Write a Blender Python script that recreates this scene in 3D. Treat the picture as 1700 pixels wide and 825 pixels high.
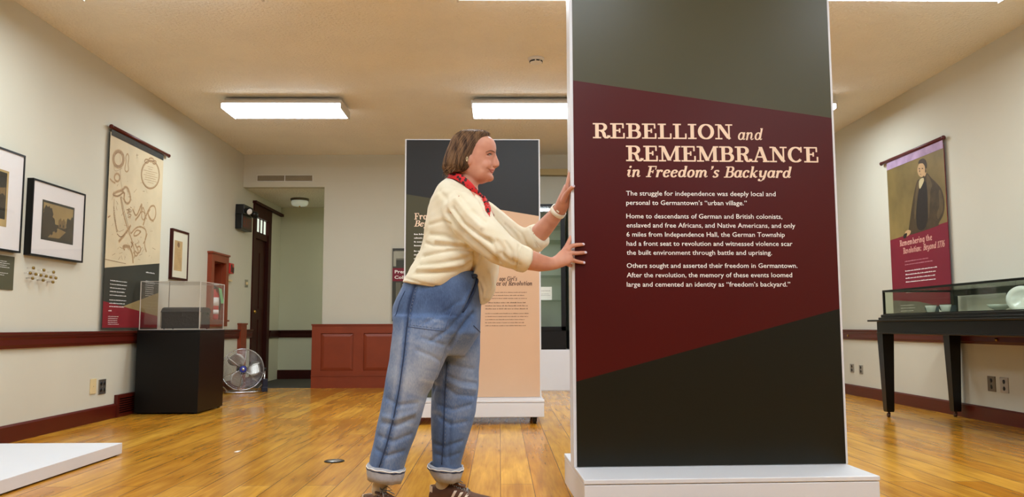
import bpy, bmesh, math, random
import numpy as np
from mathutils import Vector, Matrix
from mathutils.bvhtree import BVHTree
random.seed(7); np.random.seed(7)
for o in list(bpy.data.objects): bpy.data.objects.remove(o)
SC = bpy.context.scene; COL = SC.collection
R = math.radians

# ------------------------------------------------------------------ camera, world, exposure
FPX = 1351.0; HC = 0.75; PITCH, YAW, ROLL = R(5.4605), R(0.8485), R(0.1939)
cam = bpy.data.cameras.new('camera'); co = bpy.data.objects.new('camera', cam); COL.objects.link(co)
cam.sensor_width = 36.0; cam.lens = FPX / 1700 * 36.0; cam.clip_start = 0.05; cam.clip_end = 60
co.matrix_world = (Matrix.Translation((0, 0, HC)) @ Matrix.Rotation(-YAW, 4, 'Z') @
                   Matrix.Rotation(R(90) + PITCH, 4, 'X') @ Matrix.Rotation(-ROLL, 4, 'Z'))
SC.camera = co
w = bpy.data.worlds.new('world'); SC.world = w; w.use_nodes = True
w.node_tree.nodes['Background'].inputs[0].default_value = (0.9, 0.95, 1, 1)
w.node_tree.nodes['Background'].inputs[1].default_value = 0.05
SC.view_settings.view_transform = 'Standard'; SC.view_settings.look = 'None'
SC.view_settings.exposure = 0.0; SC.view_settings.gamma = 1.0; SC.view_settings.use_curve_mapping = False
LAMP_STRENGTH = 28.0
LAMP_COLOR = (0.87, 0.985, 1.08)

def ray(u, v):
    x = (u - 850) / FPX; z = -(v - 412.5) / FPX
    c, s = math.cos(ROLL), math.sin(ROLL); x, z = c*x - s*z, s*x + c*z
    fy = math.cos(PITCH) - z*math.sin(PITCH); fz = math.sin(PITCH) + z*math.cos(PITCH)
    return Vector((x*math.cos(YAW) + fy*math.sin(YAW), -x*math.sin(YAW) + fy*math.cos(YAW), fz))
def at(u, v, y):
    r = ray(u, v); return Vector((0, 0, HC)) + r * (y / r.y)

# ------------------------------------------------------------------ room dimensions
XL, XR, ZC, YB, YF = -3.24, 3.806, 2.925, 10.2, -3.2
RX1, RY1, RZ, RXE = -2.216, 12.0, 2.51, -.6          # recess: right side, back, ceiling

# ------------------------------------------------------------------ materials
def lin(c):
    return tuple(((x/255)/12.92 if x/255 <= 0.04045 else ((x/255+0.055)/1.055)**2.4) for x in c)
MATS = {}
def mat(name, rgb, rough=0.5, var=0.06, scale=8.0, bump=0.0, bscale=60.0, metal=0.0, spec=0.5, rgb2=None, stretch=None, emit=0, trans=0.0, ior=1.45, coat=0.0, sheen=0.0, bdist=0.01):
    if name in MATS: return MATS[name]
    m = bpy.data.materials.new(name); m.use_nodes = True; nt = m.node_tree; N = nt.nodes; L = nt.links
    b = N['Principled BSDF']; b.inputs['Roughness'].default_value = rough; b.inputs['Metallic'].default_value = metal
    b.inputs['Specular IOR Level'].default_value = spec; b.inputs['IOR'].default_value = ior
    b.inputs['Transmission Weight'].default_value = trans; b.inputs['Coat Weight'].default_value = coat
    b.inputs['Sheen Weight'].default_value = sheen
    c = lin(rgb); c2 = lin(rgb2) if rgb2 else tuple(x*(1-var*2) for x in c)
    tc = N.new('ShaderNodeTexCoord'); mp = N.new('ShaderNodeMapping'); L.new(tc.outputs['Object'], mp.inputs[0])
    if stretch: mp.inputs['Scale'].default_value = stretch
    n = N.new('ShaderNodeTexNoise'); n.inputs['Scale'].default_value = scale; n.inputs['Detail'].default_value = 4
    L.new(mp.outputs[0], n.inputs['Vector'])
    rp = N.new('ShaderNodeValToRGB'); rp.color_ramp.elements[0].position = 0.3; rp.color_ramp.elements[1].position = 0.7
    rp.color_ramp.elements[0].color = (*c2, 1); rp.color_ramp.elements[1].color = (*c, 1)
    L.new(n.outputs['Fac'], rp.inputs[0]); L.new(rp.outputs[0], b.inputs['Base Color'])
    if emit:
        b.inputs['Emission Strength'].default_value = emit; L.new(rp.outputs[0], b.inputs['Emission Color'])
    if bump:
        n2 = N.new('ShaderNodeTexNoise'); n2.inputs['Scale'].default_value = bscale; n2.inputs['Detail'].default_value = 3
        L.new(mp.outputs[0], n2.inputs['Vector'])
        bp = N.new('ShaderNodeBump'); bp.inputs['Strength'].default_value = bump; bp.inputs['Distance'].default_value = bdist
        L.new(n2.outputs['Fac'], bp.inputs['Height']); L.new(bp.outputs[0], b.inputs['Normal'])
    MATS[name] = m; return m

M = {}
M['wall'] = mat('wall_paint', (206, 202, 184), 0.75, 0.02, 1.5, 0.15, 90, bdist=0.002)
M['ceil'] = mat('ceiling_stucco', (244, 239, 224), 0.8, 0.03, 2.0, 0.8, 42, bdist=0.02)
M['rwall'] = mat('recess_paint', (206, 206, 180), 0.75, 0.02, 1.5)
M['redwood'] = mat('red_brown_trim', (86, 24, 13), 0.35, 0.08, 5, spec=0.4)
M['wains'] = mat('wainscot_paint', (138, 60, 33), 0.4, 0.06, 5, spec=0.4)
M['darkwood'] = mat('dark_brown_wood', (62, 20, 11), 0.5, 0.15, 6, spec=.2, stretch=(6, 6, 1))
M['carpet'] = mat('grey_carpet', (70, 66, 58), 0.95, 0.1, 60, 0.4, 200)
M['white'] = mat('white_laminate', (222, 222, 225), 0.4, 0.01, 3)
M['whitemetal'] = mat('white_enamel', (225, 222, 214), 0.4, 0.01, 3)
M['black'] = mat('black_paint', (8, 7, 6), 0.4, 0.1, 6, spec=0.35)
M['blackwood'] = mat('ebonised_wood', (9, 8, 7), 0.28, 0.1, 6, spec=0.5)
M['blackplastic'] = mat('black_plastic', (20, 20, 20), 0.35, 0.05, 10)
M['charcoal'] = mat('charcoal_print', (27, 26, 25), 0.5, 0.03, 3)
M['olive'] = mat('olive_print', (74, 71, 50), 0.34, 0.03, 3, spec=.36)
M['maroon'] = mat('maroon_print', (74, 10, 7), 0.34, 0.03, 3, spec=.36)
M['blackgreen'] = mat('dark_green_print', (25, 24, 15), 0.34, 0.03, 3, spec=.36)
M['peach'] = mat('peach_print', (214, 174, 140), 0.5, 0.02, 3)
M['ink_cream'] = mat('peach_ink', (236, 206, 178), 0.5, 0.01, 3)
M['ink_white'] = mat('white_ink', (245, 242, 236), 0.5, 0.01, 3)
M['ink_dark'] = mat('dark_brown_ink', (74, 42, 32), 0.6, 0.01, 3)
M['brass'] = mat('brass', (190, 150, 70), 0.3, 0.08, 20, metal=1.0)
M['steel'] = mat('brushed_steel', (176, 172, 164), 0.35, 0.06, 20, metal=0.9)
M['chrome'] = mat('chrome_wire', (205, 205, 205), 0.22, 0.02, 20, metal=1.0)
M['ivory'] = mat('ivory_plastic', (222, 200, 150), 0.4, 0.02, 4)
M['paper'] = mat('white_mat_board', (240, 230, 232), 0.7, 0.02, 3)
M['cream_mat'] = mat('cream_mat_board', (214, 208, 184), 0.7, 0.02, 3)
M['parch'] = mat('parchment', (208, 190, 154), 0.7, 0.07, 3.5)
M['agedpaper'] = mat('aged_paper', (196, 164, 112), 0.7, 0.1, 9)
M['sepia'] = mat('sepia_ink', (134, 100, 68), 0.7, 0.12, 30)
M['sepia_d'] = mat('dark_sepia_ink', (84, 60, 40), 0.7, 0.12, 30)
M['red'] = mat('red_enamel', (190, 24, 22), 0.35, 0.04, 5)
M['bannerred'] = mat('banner_red', (124, 18, 28), 0.6, 0.04, 4)
M['bannerdark'] = mat('banner_dark_olive', (50, 50, 40), 0.6, 0.04, 4)
M['gold'] = mat('banner_gold', (150, 130, 84), 0.6, 0.05, 5)
M['bannermar'] = mat('banner_maroon', (122, 20, 42), 0.6, 0.04, 4)
M['greytaupe'] = mat('banner_taupe', (110, 104, 92), 0.6, 0.04, 4)
M['porcelain'] = mat('porcelain', (228, 228, 224), 0.15, 0.02, 5)
M['casegrey'] = mat('case_lining', (176, 184, 166), 0.7, 0.03, 3)
M['leather'] = mat('black_leather', (44, 42, 40), 0.5, 0.15, 18, 0.3, 60)
M['green'] = mat('green_tag_paper', (120, 205, 130), 0.6, 0.03, 8)
M['lampw'] = mat('lamp_housing', (215, 210, 200), 0.5, 0.01, 3)
M['bluebadge'] = mat('blue_badge', (60, 70, 170), 0.3, 0.05, 9)
def emit_mat(name, col, st):
    m = bpy.data.materials.new(name); m.use_nodes = True; nt = m.node_tree
    for n in list(nt.nodes): nt.nodes.remove(n)
    o = nt.nodes.new('ShaderNodeOutputMaterial'); e = nt.nodes.new('ShaderNodeEmission')
    e.inputs[0].default_value = (*col, 1); e.inputs[1].default_value = st
    nt.links.new(e.outputs[0], o.inputs[0]); return m
M['lamp'] = emit_mat('lamp_lens_lit', LAMP_COLOR, LAMP_STRENGTH)
M['lampside'] = emit_mat('lamp_lens_side', LAMP_COLOR, LAMP_STRENGTH*.30)
M['pane'] = emit_mat('daylit_pane', (0.85, 0.92, 0.75), 1.0)
M['dome'] = mat('lit_dome', (206, 210, 190), .3, .02, 5, emit=.28)
M['led'] = emit_mat('case_light_strip', (0.95, 0.97, 1.0), 2.0)
def glass_mat(name, tint, rough=0.02, mixf=0.9):
    # thin glazing: mostly transparent, with a mirror share
    m = bpy.data.materials.new(name); m.use_nodes = True; nt = m.node_tree; N = nt.nodes
    for n in list(N): N.remove(n)
    o = N.new('ShaderNodeOutputMaterial'); t = N.new('ShaderNodeBsdfTransparent'); g = N.new('ShaderNodeBsdfGlossy'); mx = N.new('ShaderNodeMixShader'); f = N.new('ShaderNodeLayerWeight'); pw = N.new('ShaderNodeMath'); pw.operation = 'POWER'; pw.inputs[1].default_value = 4.0; ml = N.new('ShaderNodeMath'); ml.operation = 'MULTIPLY_ADD'; ml.inputs[1].default_value = 0.5; ml.inputs[2].default_value = 0.025
    t.inputs[0].default_value = (*tint, 1); g.inputs['Roughness'].default_value = rough; f.inputs[0].default_value = 0.5
    nt.links.new(f.outputs['Facing'], pw.inputs[0]); nt.links.new(pw.outputs[0], ml.inputs[0]); nt.links.new(ml.outputs[0], mx.inputs[0]); nt.links.new(t.outputs[0], mx.inputs[1]); nt.links.new(g.outputs[0], mx.inputs[2]); nt.links.new(mx.outputs[0], o.inputs[0])
    return m
M['glass'] = glass_mat('clear_glass', (0.97, 0.98, 0.965))
M['acrylic'] = glass_mat('clear_acrylic', (0.985, 0.975, 0.97))
M['greenglass'] = glass_mat('greenish_glass', (0.87, 0.91, 0.84))

def floor_mat():
    m = bpy.data.materials.new('honey_plank_floor'); m.use_nodes = True; nt = m.node_tree; N = nt.nodes; L = nt.links
    b = N['Principled BSDF']
    tc = N.new('ShaderNodeTexCoord'); mp = N.new('ShaderNodeMapping'); L.new(tc.outputs['Object'], mp.inputs[0])
    mp.inputs['Rotation'].default_value = (0, 0, R(90))
    br = N.new('ShaderNodeTexBrick'); L.new(mp.outputs[0], br.inputs['Vector'])
    br.inputs['Scale'].default_value = 1.0; br.inputs['Brick Width'].default_value = 2.9; br.inputs['Row Height'].default_value = 0.155
    br.inputs['Mortar Size'].default_value = 0.0020; br.inputs['Mortar Smooth'].default_value = 0.3; br.offset = 0.37; br.squash = 1.0
    br.inputs['Color1'].default_value = (*lin((232, 178, 68)), 1); br.inputs['Color2'].default_value = (*lin((206, 142, 40)), 1)
    br.inputs['Mortar'].default_value = (*lin((124, 76, 30)), 1); br.inputs['Bias'].default_value = 0.0
    mp2 = N.new('ShaderNodeMapping'); L.new(tc.outputs['Object'], mp2.inputs[0]); mp2.inputs['Scale'].default_value = (9, 0.9, 1)
    n1 = N.new('ShaderNodeTexNoise'); n1.inputs['Scale'].default_value = 2.2; n1.inputs['Detail'].default_value = 6; n1.inputs['Distortion'].default_value = 0.6
    L.new(mp2.outputs[0], n1.inputs['Vector'])
    r1 = N.new('ShaderNodeValToRGB'); r1.color_ramp.elements[0].position = 0.32; r1.color_ramp.elements[1].position = 0.68
    r1.color_ramp.elements[0].color = (0.55, 0.44, 0.33, 1); r1.color_ramp.elements[1].color = (1.06, 1.03, 1.0, 1)
    L.new(n1.outputs['Fac'], r1.inputs[0])
    mx = N.new('ShaderNodeMix'); mx.data_type = 'RGBA'; mx.blend_type = 'MULTIPLY'; mx.inputs[0].default_value = 0.75
    L.new(br.outputs['Color'], mx.inputs[6]); L.new(r1.outputs[0], mx.inputs[7])
    n3 = N.new('ShaderNodeTexNoise'); n3.inputs['Scale'].default_value = 1.1; n3.inputs['Detail'].default_value = 3; L.new(tc.outputs['Object'], n3.inputs['Vector'])
    r3 = N.new('ShaderNodeValToRGB'); r3.color_ramp.elements[0].position = 0.35; r3.color_ramp.elements[1].position = 0.65
    r3.color_ramp.elements[0].color = (0.80, 0.72, 0.62, 1); r3.color_ramp.elements[1].color = (1.04, 1.04, 1.02, 1); L.new(n3.outputs['Fac'], r3.inputs[0])
    mx2 = N.new('ShaderNodeMix'); mx2.data_type = 'RGBA'; mx2.blend_type = 'MULTIPLY'; mx2.inputs[0].default_value = 0.8
    L.new(mx.outputs[2], mx2.inputs[6]); L.new(r3.outputs[0], mx2.inputs[7])
    mp4 = N.new('ShaderNodeMapping'); L.new(tc.outputs['Object'], mp4.inputs[0]); mp4.inputs['Scale'].default_value = (34, 1.3, 1)
    n4 = N.new('ShaderNodeTexNoise'); n4.inputs['Scale'].default_value = 3.0; n4.inputs['Detail'].default_value = 5; n4.inputs['Distortion'].default_value = .4; L.new(mp4.outputs[0], n4.inputs['Vector'])
    r4 = N.new('ShaderNodeValToRGB'); r4.color_ramp.elements[0].position = 0.34; r4.color_ramp.elements[1].position = 0.6; r4.color_ramp.elements[0].color = (0.74, 0.64, 0.52, 1); r4.color_ramp.elements[1].color = (1.03, 1.02, 1.0, 1); L.new(n4.outputs['Fac'], r4.inputs[0])
    mx4 = N.new('ShaderNodeMix'); mx4.data_type = 'RGBA'; mx4.blend_type = 'MULTIPLY'; mx4.inputs[0].default_value = 0.5; L.new(mx2.outputs[2], mx4.inputs[6]); L.new(r4.outputs[0], mx4.inputs[7])
    vb = N.new('ShaderNodeTexVoronoi'); vb.inputs['Scale'].default_value = 2.6; L.new(tc.outputs['Object'], vb.inputs['Vector']); rv = N.new('ShaderNodeValToRGB'); rv.color_ramp.elements[0].position = 0.025; rv.color_ramp.elements[1].position = 0.07; rv.color_ramp.elements[0].color = (0.5, 0.36, 0.24, 1); rv.color_ramp.elements[1].color = (1, 1, 1, 1); L.new(vb.outputs['Distance'], rv.inputs[0])
    mx5 = N.new('ShaderNodeMix'); mx5.data_type = 'RGBA'; mx5.blend_type = 'MULTIPLY'; mx5.inputs[0].default_value = 0.6; L.new(mx4.outputs[2], mx5.inputs[6]); L.new(rv.outputs[0], mx5.inputs[7])
    L.new(mx5.outputs[2], b.inputs['Base Color'])
    rr = N.new('ShaderNodeMapRange'); rr.inputs[3].default_value = 0.12; rr.inputs[4].default_value = 0.30; L.new(n3.outputs['Fac'], rr.inputs[0]); L.new(rr.outputs[0], b.inputs['Roughness'])
    b.inputs['Specular IOR Level'].default_value = 0.45
    bp = N.new('ShaderNodeBump'); bp.inputs['Strength'].default_value = 0.25; bp.inputs['Distance'].default_value = 0.002
    L.new(br.outputs['Fac'], bp.inputs['Height']); bp.invert = True; L.new(bp.outputs[0], b.inputs['Normal'])
    return m
M['floor'] = floor_mat()

# ------------------------------------------------------------------ object helpers (all building in world coordinates)
def wm(o):
    m = o.matrix_basis.copy(); p = o.parent
    while p: m = p.matrix_basis @ m; p = p.parent
    return m
def thing(name, label, cat, loc=(0, 0, 0), rotz=0, group=None):
    o = bpy.data.objects.new(name, None); COL.objects.link(o); o.empty_display_size = 0.1
    o.location = loc; o.rotation_euler = (0, 0, rotz); o['label'] = label; o['category'] = cat
    if group: o['group'] = group
    return o
def tag(o, label, cat, group=None):
    o['label'] = label; o['category'] = cat
    if group: o['group'] = group
    return o
class MB:
    def __init__(s): s.v = []; s.f = []; s.mi = []; s.m = 0; s.sm = []
    def add(s, vs, fs, smooth=False):
        k = len(s.v); s.v += [Vector(p) for p in vs]
        for f in fs: s.f.append([i + k for i in f]); s.mi.append(s.m); s.sm.append(smooth)
        return s
    def box(s, x0, x1, y0, y1, z0, z1, T=None):
        vs = [Vector((x, y, z)) for z in (z0, z1) for y in (y0, y1) for x in (x0, x1)]
        if T is not None: vs = [T @ p for p in vs]
        return s.add(vs, [(0, 2, 3, 1), (4, 5, 7, 6), (0, 1, 5, 4), (2, 6, 7, 3), (0, 4, 6, 2), (1, 3, 7, 5)])
    def prism(s, poly, z0, z1, T=None):        # polygon in local xy extruded in z
        n = len(poly); vs = [Vector((x, y, z0)) for x, y in poly] + [Vector((x, y, z1)) for x, y in poly]
        if T is not None: vs = [T @ p for p in vs]
        return s.add(vs, [list(range(n))[::-1], list(range(n, 2*n))] + [(i, (i+1) % n, n+(i+1) % n, n+i) for i in range(n)])
    def tube(s, pts, rads, seg=10, cap=True, closed=False):
        pts = [Vector(p) for p in pts]; n = len(pts)
        if not hasattr(rads, '__len__'): rads = [rads]*n
        vs = []; prev = None
        for i, p in enumerate(pts):
            t = (pts[(i+1) % n] - pts[i-1]) if closed else (pts[min(i+1, n-1)] - pts[max(i-1, 0)])
            if t.length < 1e-9: t = Vector((0, 0, 1))
            t.normalize()
            if prev is None:
                a = Vector((0, 0, 1)) if abs(t.z) < 0.9 else Vector((1, 0, 0))
                prev = (a - t*a.dot(t)).normalized()
            else:
                q = prev - t*prev.dot(t)
                prev = q.normalized() if q.length > 1e-6 else prev
            b = t.cross(prev)
            for k in range(seg):
                an = 2*math.pi*k/seg
                vs.append(p + (prev*math.cos(an) + b*math.sin(an))*rads[i])
        fs = []
        for i in range(n if closed else n-1):
            j = (i+1) % n
            for k in range(seg): fs.append((i*seg+k, i*seg+(k+1) % seg, j*seg+(k+1) % seg, j*seg+k))
        if cap and not closed: fs += [list(range(seg))[::-1], [(n-1)*seg+k for k in range(seg)]]
        return s.add(vs, fs, True)
    def lathe(s, prof, seg=24, T=None):        # (r, z) profile about local z
        vs = []; n = len(prof)
        for r, z in prof:
            for k in range(seg):
                a = 2*math.pi*k/seg; vs.append(Vector((r*math.cos(a), r*math.sin(a), z)))
        if T is not None: vs = [T @ p for p in vs]
        fs = [(i*seg+k, i*seg+(k+1) % seg, (i+1)*seg+(k+1) % seg, (i+1)*seg+k) for i in range(n-1) for k in range(seg)]
        if prof[0][0] > 1e-6: fs.append(list(range(seg))[::-1])
        if prof[-1][0] > 1e-6: fs.append([(n-1)*seg+k for k in range(seg)])
        return s.add(vs, fs, True)
    def cyl(s, p0, p1, r, seg=16, r1=None): return s.tube([p0, p1], [r, r if r1 is None else r1], seg)
    def sphere(s, c, r, seg=14, sc=(1, 1, 1), T=None):
        vs = []; fs = []; rings = max(6, seg//2)
        for i in range(rings+1):
            th = math.pi*i/rings
            for k in range(seg):
                a = 2*math.pi*k/seg
                q = Vector((r*sc[0]*math.sin(th)*math.cos(a), r*sc[1]*math.sin(th)*math.sin(a), r*sc[2]*math.cos(th)))
                vs.append(Vector(c) + (T @ q if T is not None else q))
        for i in range(rings):
            for k in range(seg): fs.append((i*seg+k, (i+1)*seg+k, (i+1)*seg+(k+1) % seg, i*seg+(k+1) % seg))
        return s.add(vs, fs, True)
    def ring(s, rings, smooth=True, cap=True):
        n = len(rings); k = len(rings[0]); vs = [p for r in rings for p in r]
        fs = [(i*k+j, i*k+(j+1) % k, (i+1)*k+(j+1) % k, (i+1)*k+j) for i in range(n-1) for j in range(k)]
        if cap:
            c0 = sum((Vector(p) for p in rings[0]), Vector())/k; c1 = sum((Vector(p) for p in rings[-1]), Vector())/k
            vs = vs + [c0, c1]
            fs += [(n*k, (j+1) % k, j) for j in range(k)] + [(n*k+1, (n-1)*k+j, (n-1)*k+(j+1) % k) for j in range(k)]
        return s.add(vs, fs, smooth)
    def mesh(s, name, mats):
        me = bpy.data.meshes.new(name); me.from_pydata([tuple(p) for p in s.v], [], s.f)
        for m in (mats if isinstance(mats, (list, tuple)) else [mats]): me.materials.append(m)
        me.polygons.foreach_set('material_index', s.mi); me.polygons.foreach_set('use_smooth', s.sm); me.validate(); me.update()
        return me
def fix_normals(me):
    bm = bmesh.new(); bm.from_mesh(me); bmesh.ops.remove_doubles(bm, verts=bm.verts, dist=1e-6); bmesh.ops.recalc_face_normals(bm, faces=bm.faces); bm.to_mesh(me); bm.free()
def obj(name, mb, mats, parent=None, bevel=0, keep=False):
    me = mb.mesh(name, mats) if isinstance(mb, MB) else mb
    if isinstance(mb, MB) and not keep: fix_normals(me)
    o = bpy.data.objects.new(name, me); COL.objects.link(o)
    if parent:
        o.parent = parent; me.transform(wm(parent).inverted())
        o_c = sum((Vector(v.co) for v in me.vertices), Vector())/max(1, len(me.vertices))
        o.location = o_c; me.transform(Matrix.Translation(-o_c))
    else:
        lo = Vector([min(v.co[i] for v in me.vertices) for i in range(3)]); hi = Vector([max(v.co[i] for v in me.vertices) for i in range(3)])
        c = Vector(((lo.x+hi.x)/2, (lo.y+hi.y)/2, lo.z)); o.location = c; me.transform(Matrix.Translation(-c))
    if bevel:
        b = o.modifiers.new('bevel', 'BEVEL'); b.width = bevel; b.segments = 2; b.limit_method = 'ANGLE'
    return o
def struct(name, mb, m, bevel=0):
    me = mb.mesh(name, m); fix_normals(me); o = bpy.data.objects.new(name, me); COL.objects.link(o)
    o['kind'] = 'structure'
    if bevel:
        b = o.modifiers.new('bevel', 'BEVEL'); b.width = bevel; b.segments = 2; b.limit_method = 'ANGLE'
    return o
# flat frames on walls: (s, z, off) -> world.  left wall: s = y ; right wall: s = -y ; back wall: s = x
FL_ = lambda s, z, o=0.0: Vector((XL + o, s, z))
FR_ = lambda s, z, o=0.0: Vector((XR - o, -s, z))
FB_ = lambda s, z, o=0.0: Vector((s, YB - o, z))
def slab(mb, F, s0, s1, z0, z1, o0, o1):
    vs = [F(s, z, o) for o in (o0, o1) for z in (z0, z1) for s in (s0, s1)]
    return mb.add(vs, [(0, 1, 3, 2), (4, 6, 7, 5), (0, 4, 5, 1), (2, 3, 7, 6), (0, 2, 6, 4), (1, 5, 7, 3)])
def poly(mb, F, pts, off, m=0):
    mb.m = m; mb.add([F(s, z, off) for s, z in pts], [list(range(len(pts)))]); return mb
def ribbon(mb, F, pts, wd, off, m=0, closed=False):
    pts = [Vector((a, b)) for a, b in pts]; n = len(pts); vs = []
    ws = wd if hasattr(wd, '__len__') else [wd]*n
    for i in range(n):
        t = (pts[(i+1) % n]-pts[i-1]) if closed else (pts[min(i+1, n-1)]-pts[max(i-1, 0)])
        if t.length < 1e-9: t = Vector((1, 0))
        t.normalize(); q = Vector((-t.y, t.x))*ws[i]/2
        vs += [F(*(pts[i]+q), off), F(*(pts[i]-q), off)]
    mb.m = m
    return mb.add(vs, [(2*i, 2*i+1, 2*((i+1) % n)+1, 2*((i+1) % n)) for i in range(n if closed else n-1)])
def chaikin(pts, n=2):
    for _ in range(n):
        q = [pts[0]]
        for a, b in zip(pts[:-1], pts[1:]): q += [(a[0]*.75+b[0]*.25, a[1]*.75+b[1]*.25), (a[0]*.25+b[0]*.75, a[1]*.25+b[1]*.75)]
        pts = q + [pts[-1]]
    return pts
def arc(cx, cy, rx, ry, a0=0, a1=360, n=24):
    return [(cx+rx*math.cos(R(a0+(a1-a0)*i/n)), cy+ry*math.sin(R(a0+(a1-a0)*i/n))) for i in range(n+1)]

# ------------------------------------------------------------------ lettering
def font_line(text, s0, s1, z, F, off, mb, m=0, h=None, shear=0.0, bold=0.0):
    """sans lettering from the built-in typeface, fitted between s0 and s1 on baseline z"""
    cu = bpy.data.curves.new('t', 'FONT'); cu.body = text; cu.size = 1; cu.resolution_u = 2; cu.shear = shear; cu.offset = bold
    o = bpy.data.objects.new('t', cu); COL.objects.link(o)
    dg = bpy.context.evaluated_depsgraph_get(); me = bpy.data.meshes.new_from_object(o.evaluated_get(dg))
    xs = [v.co.x for v in me.vertices]
    if xs:
        x0, x1 = min(xs), max(xs); k = (s1-s0)/(x1-x0) if s1 is not None else h
        ky = h if h else k
        mb.m = m
        mb.add([F(s0+(v.co.x-x0)*k, z+v.co.y*ky, off) for v in me.vertices], [list(p.vertices) for p in me.polygons])
    bpy.data.objects.remove(o); bpy.data.curves.remove(cu); bpy.data.meshes.remove(me)
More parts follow.
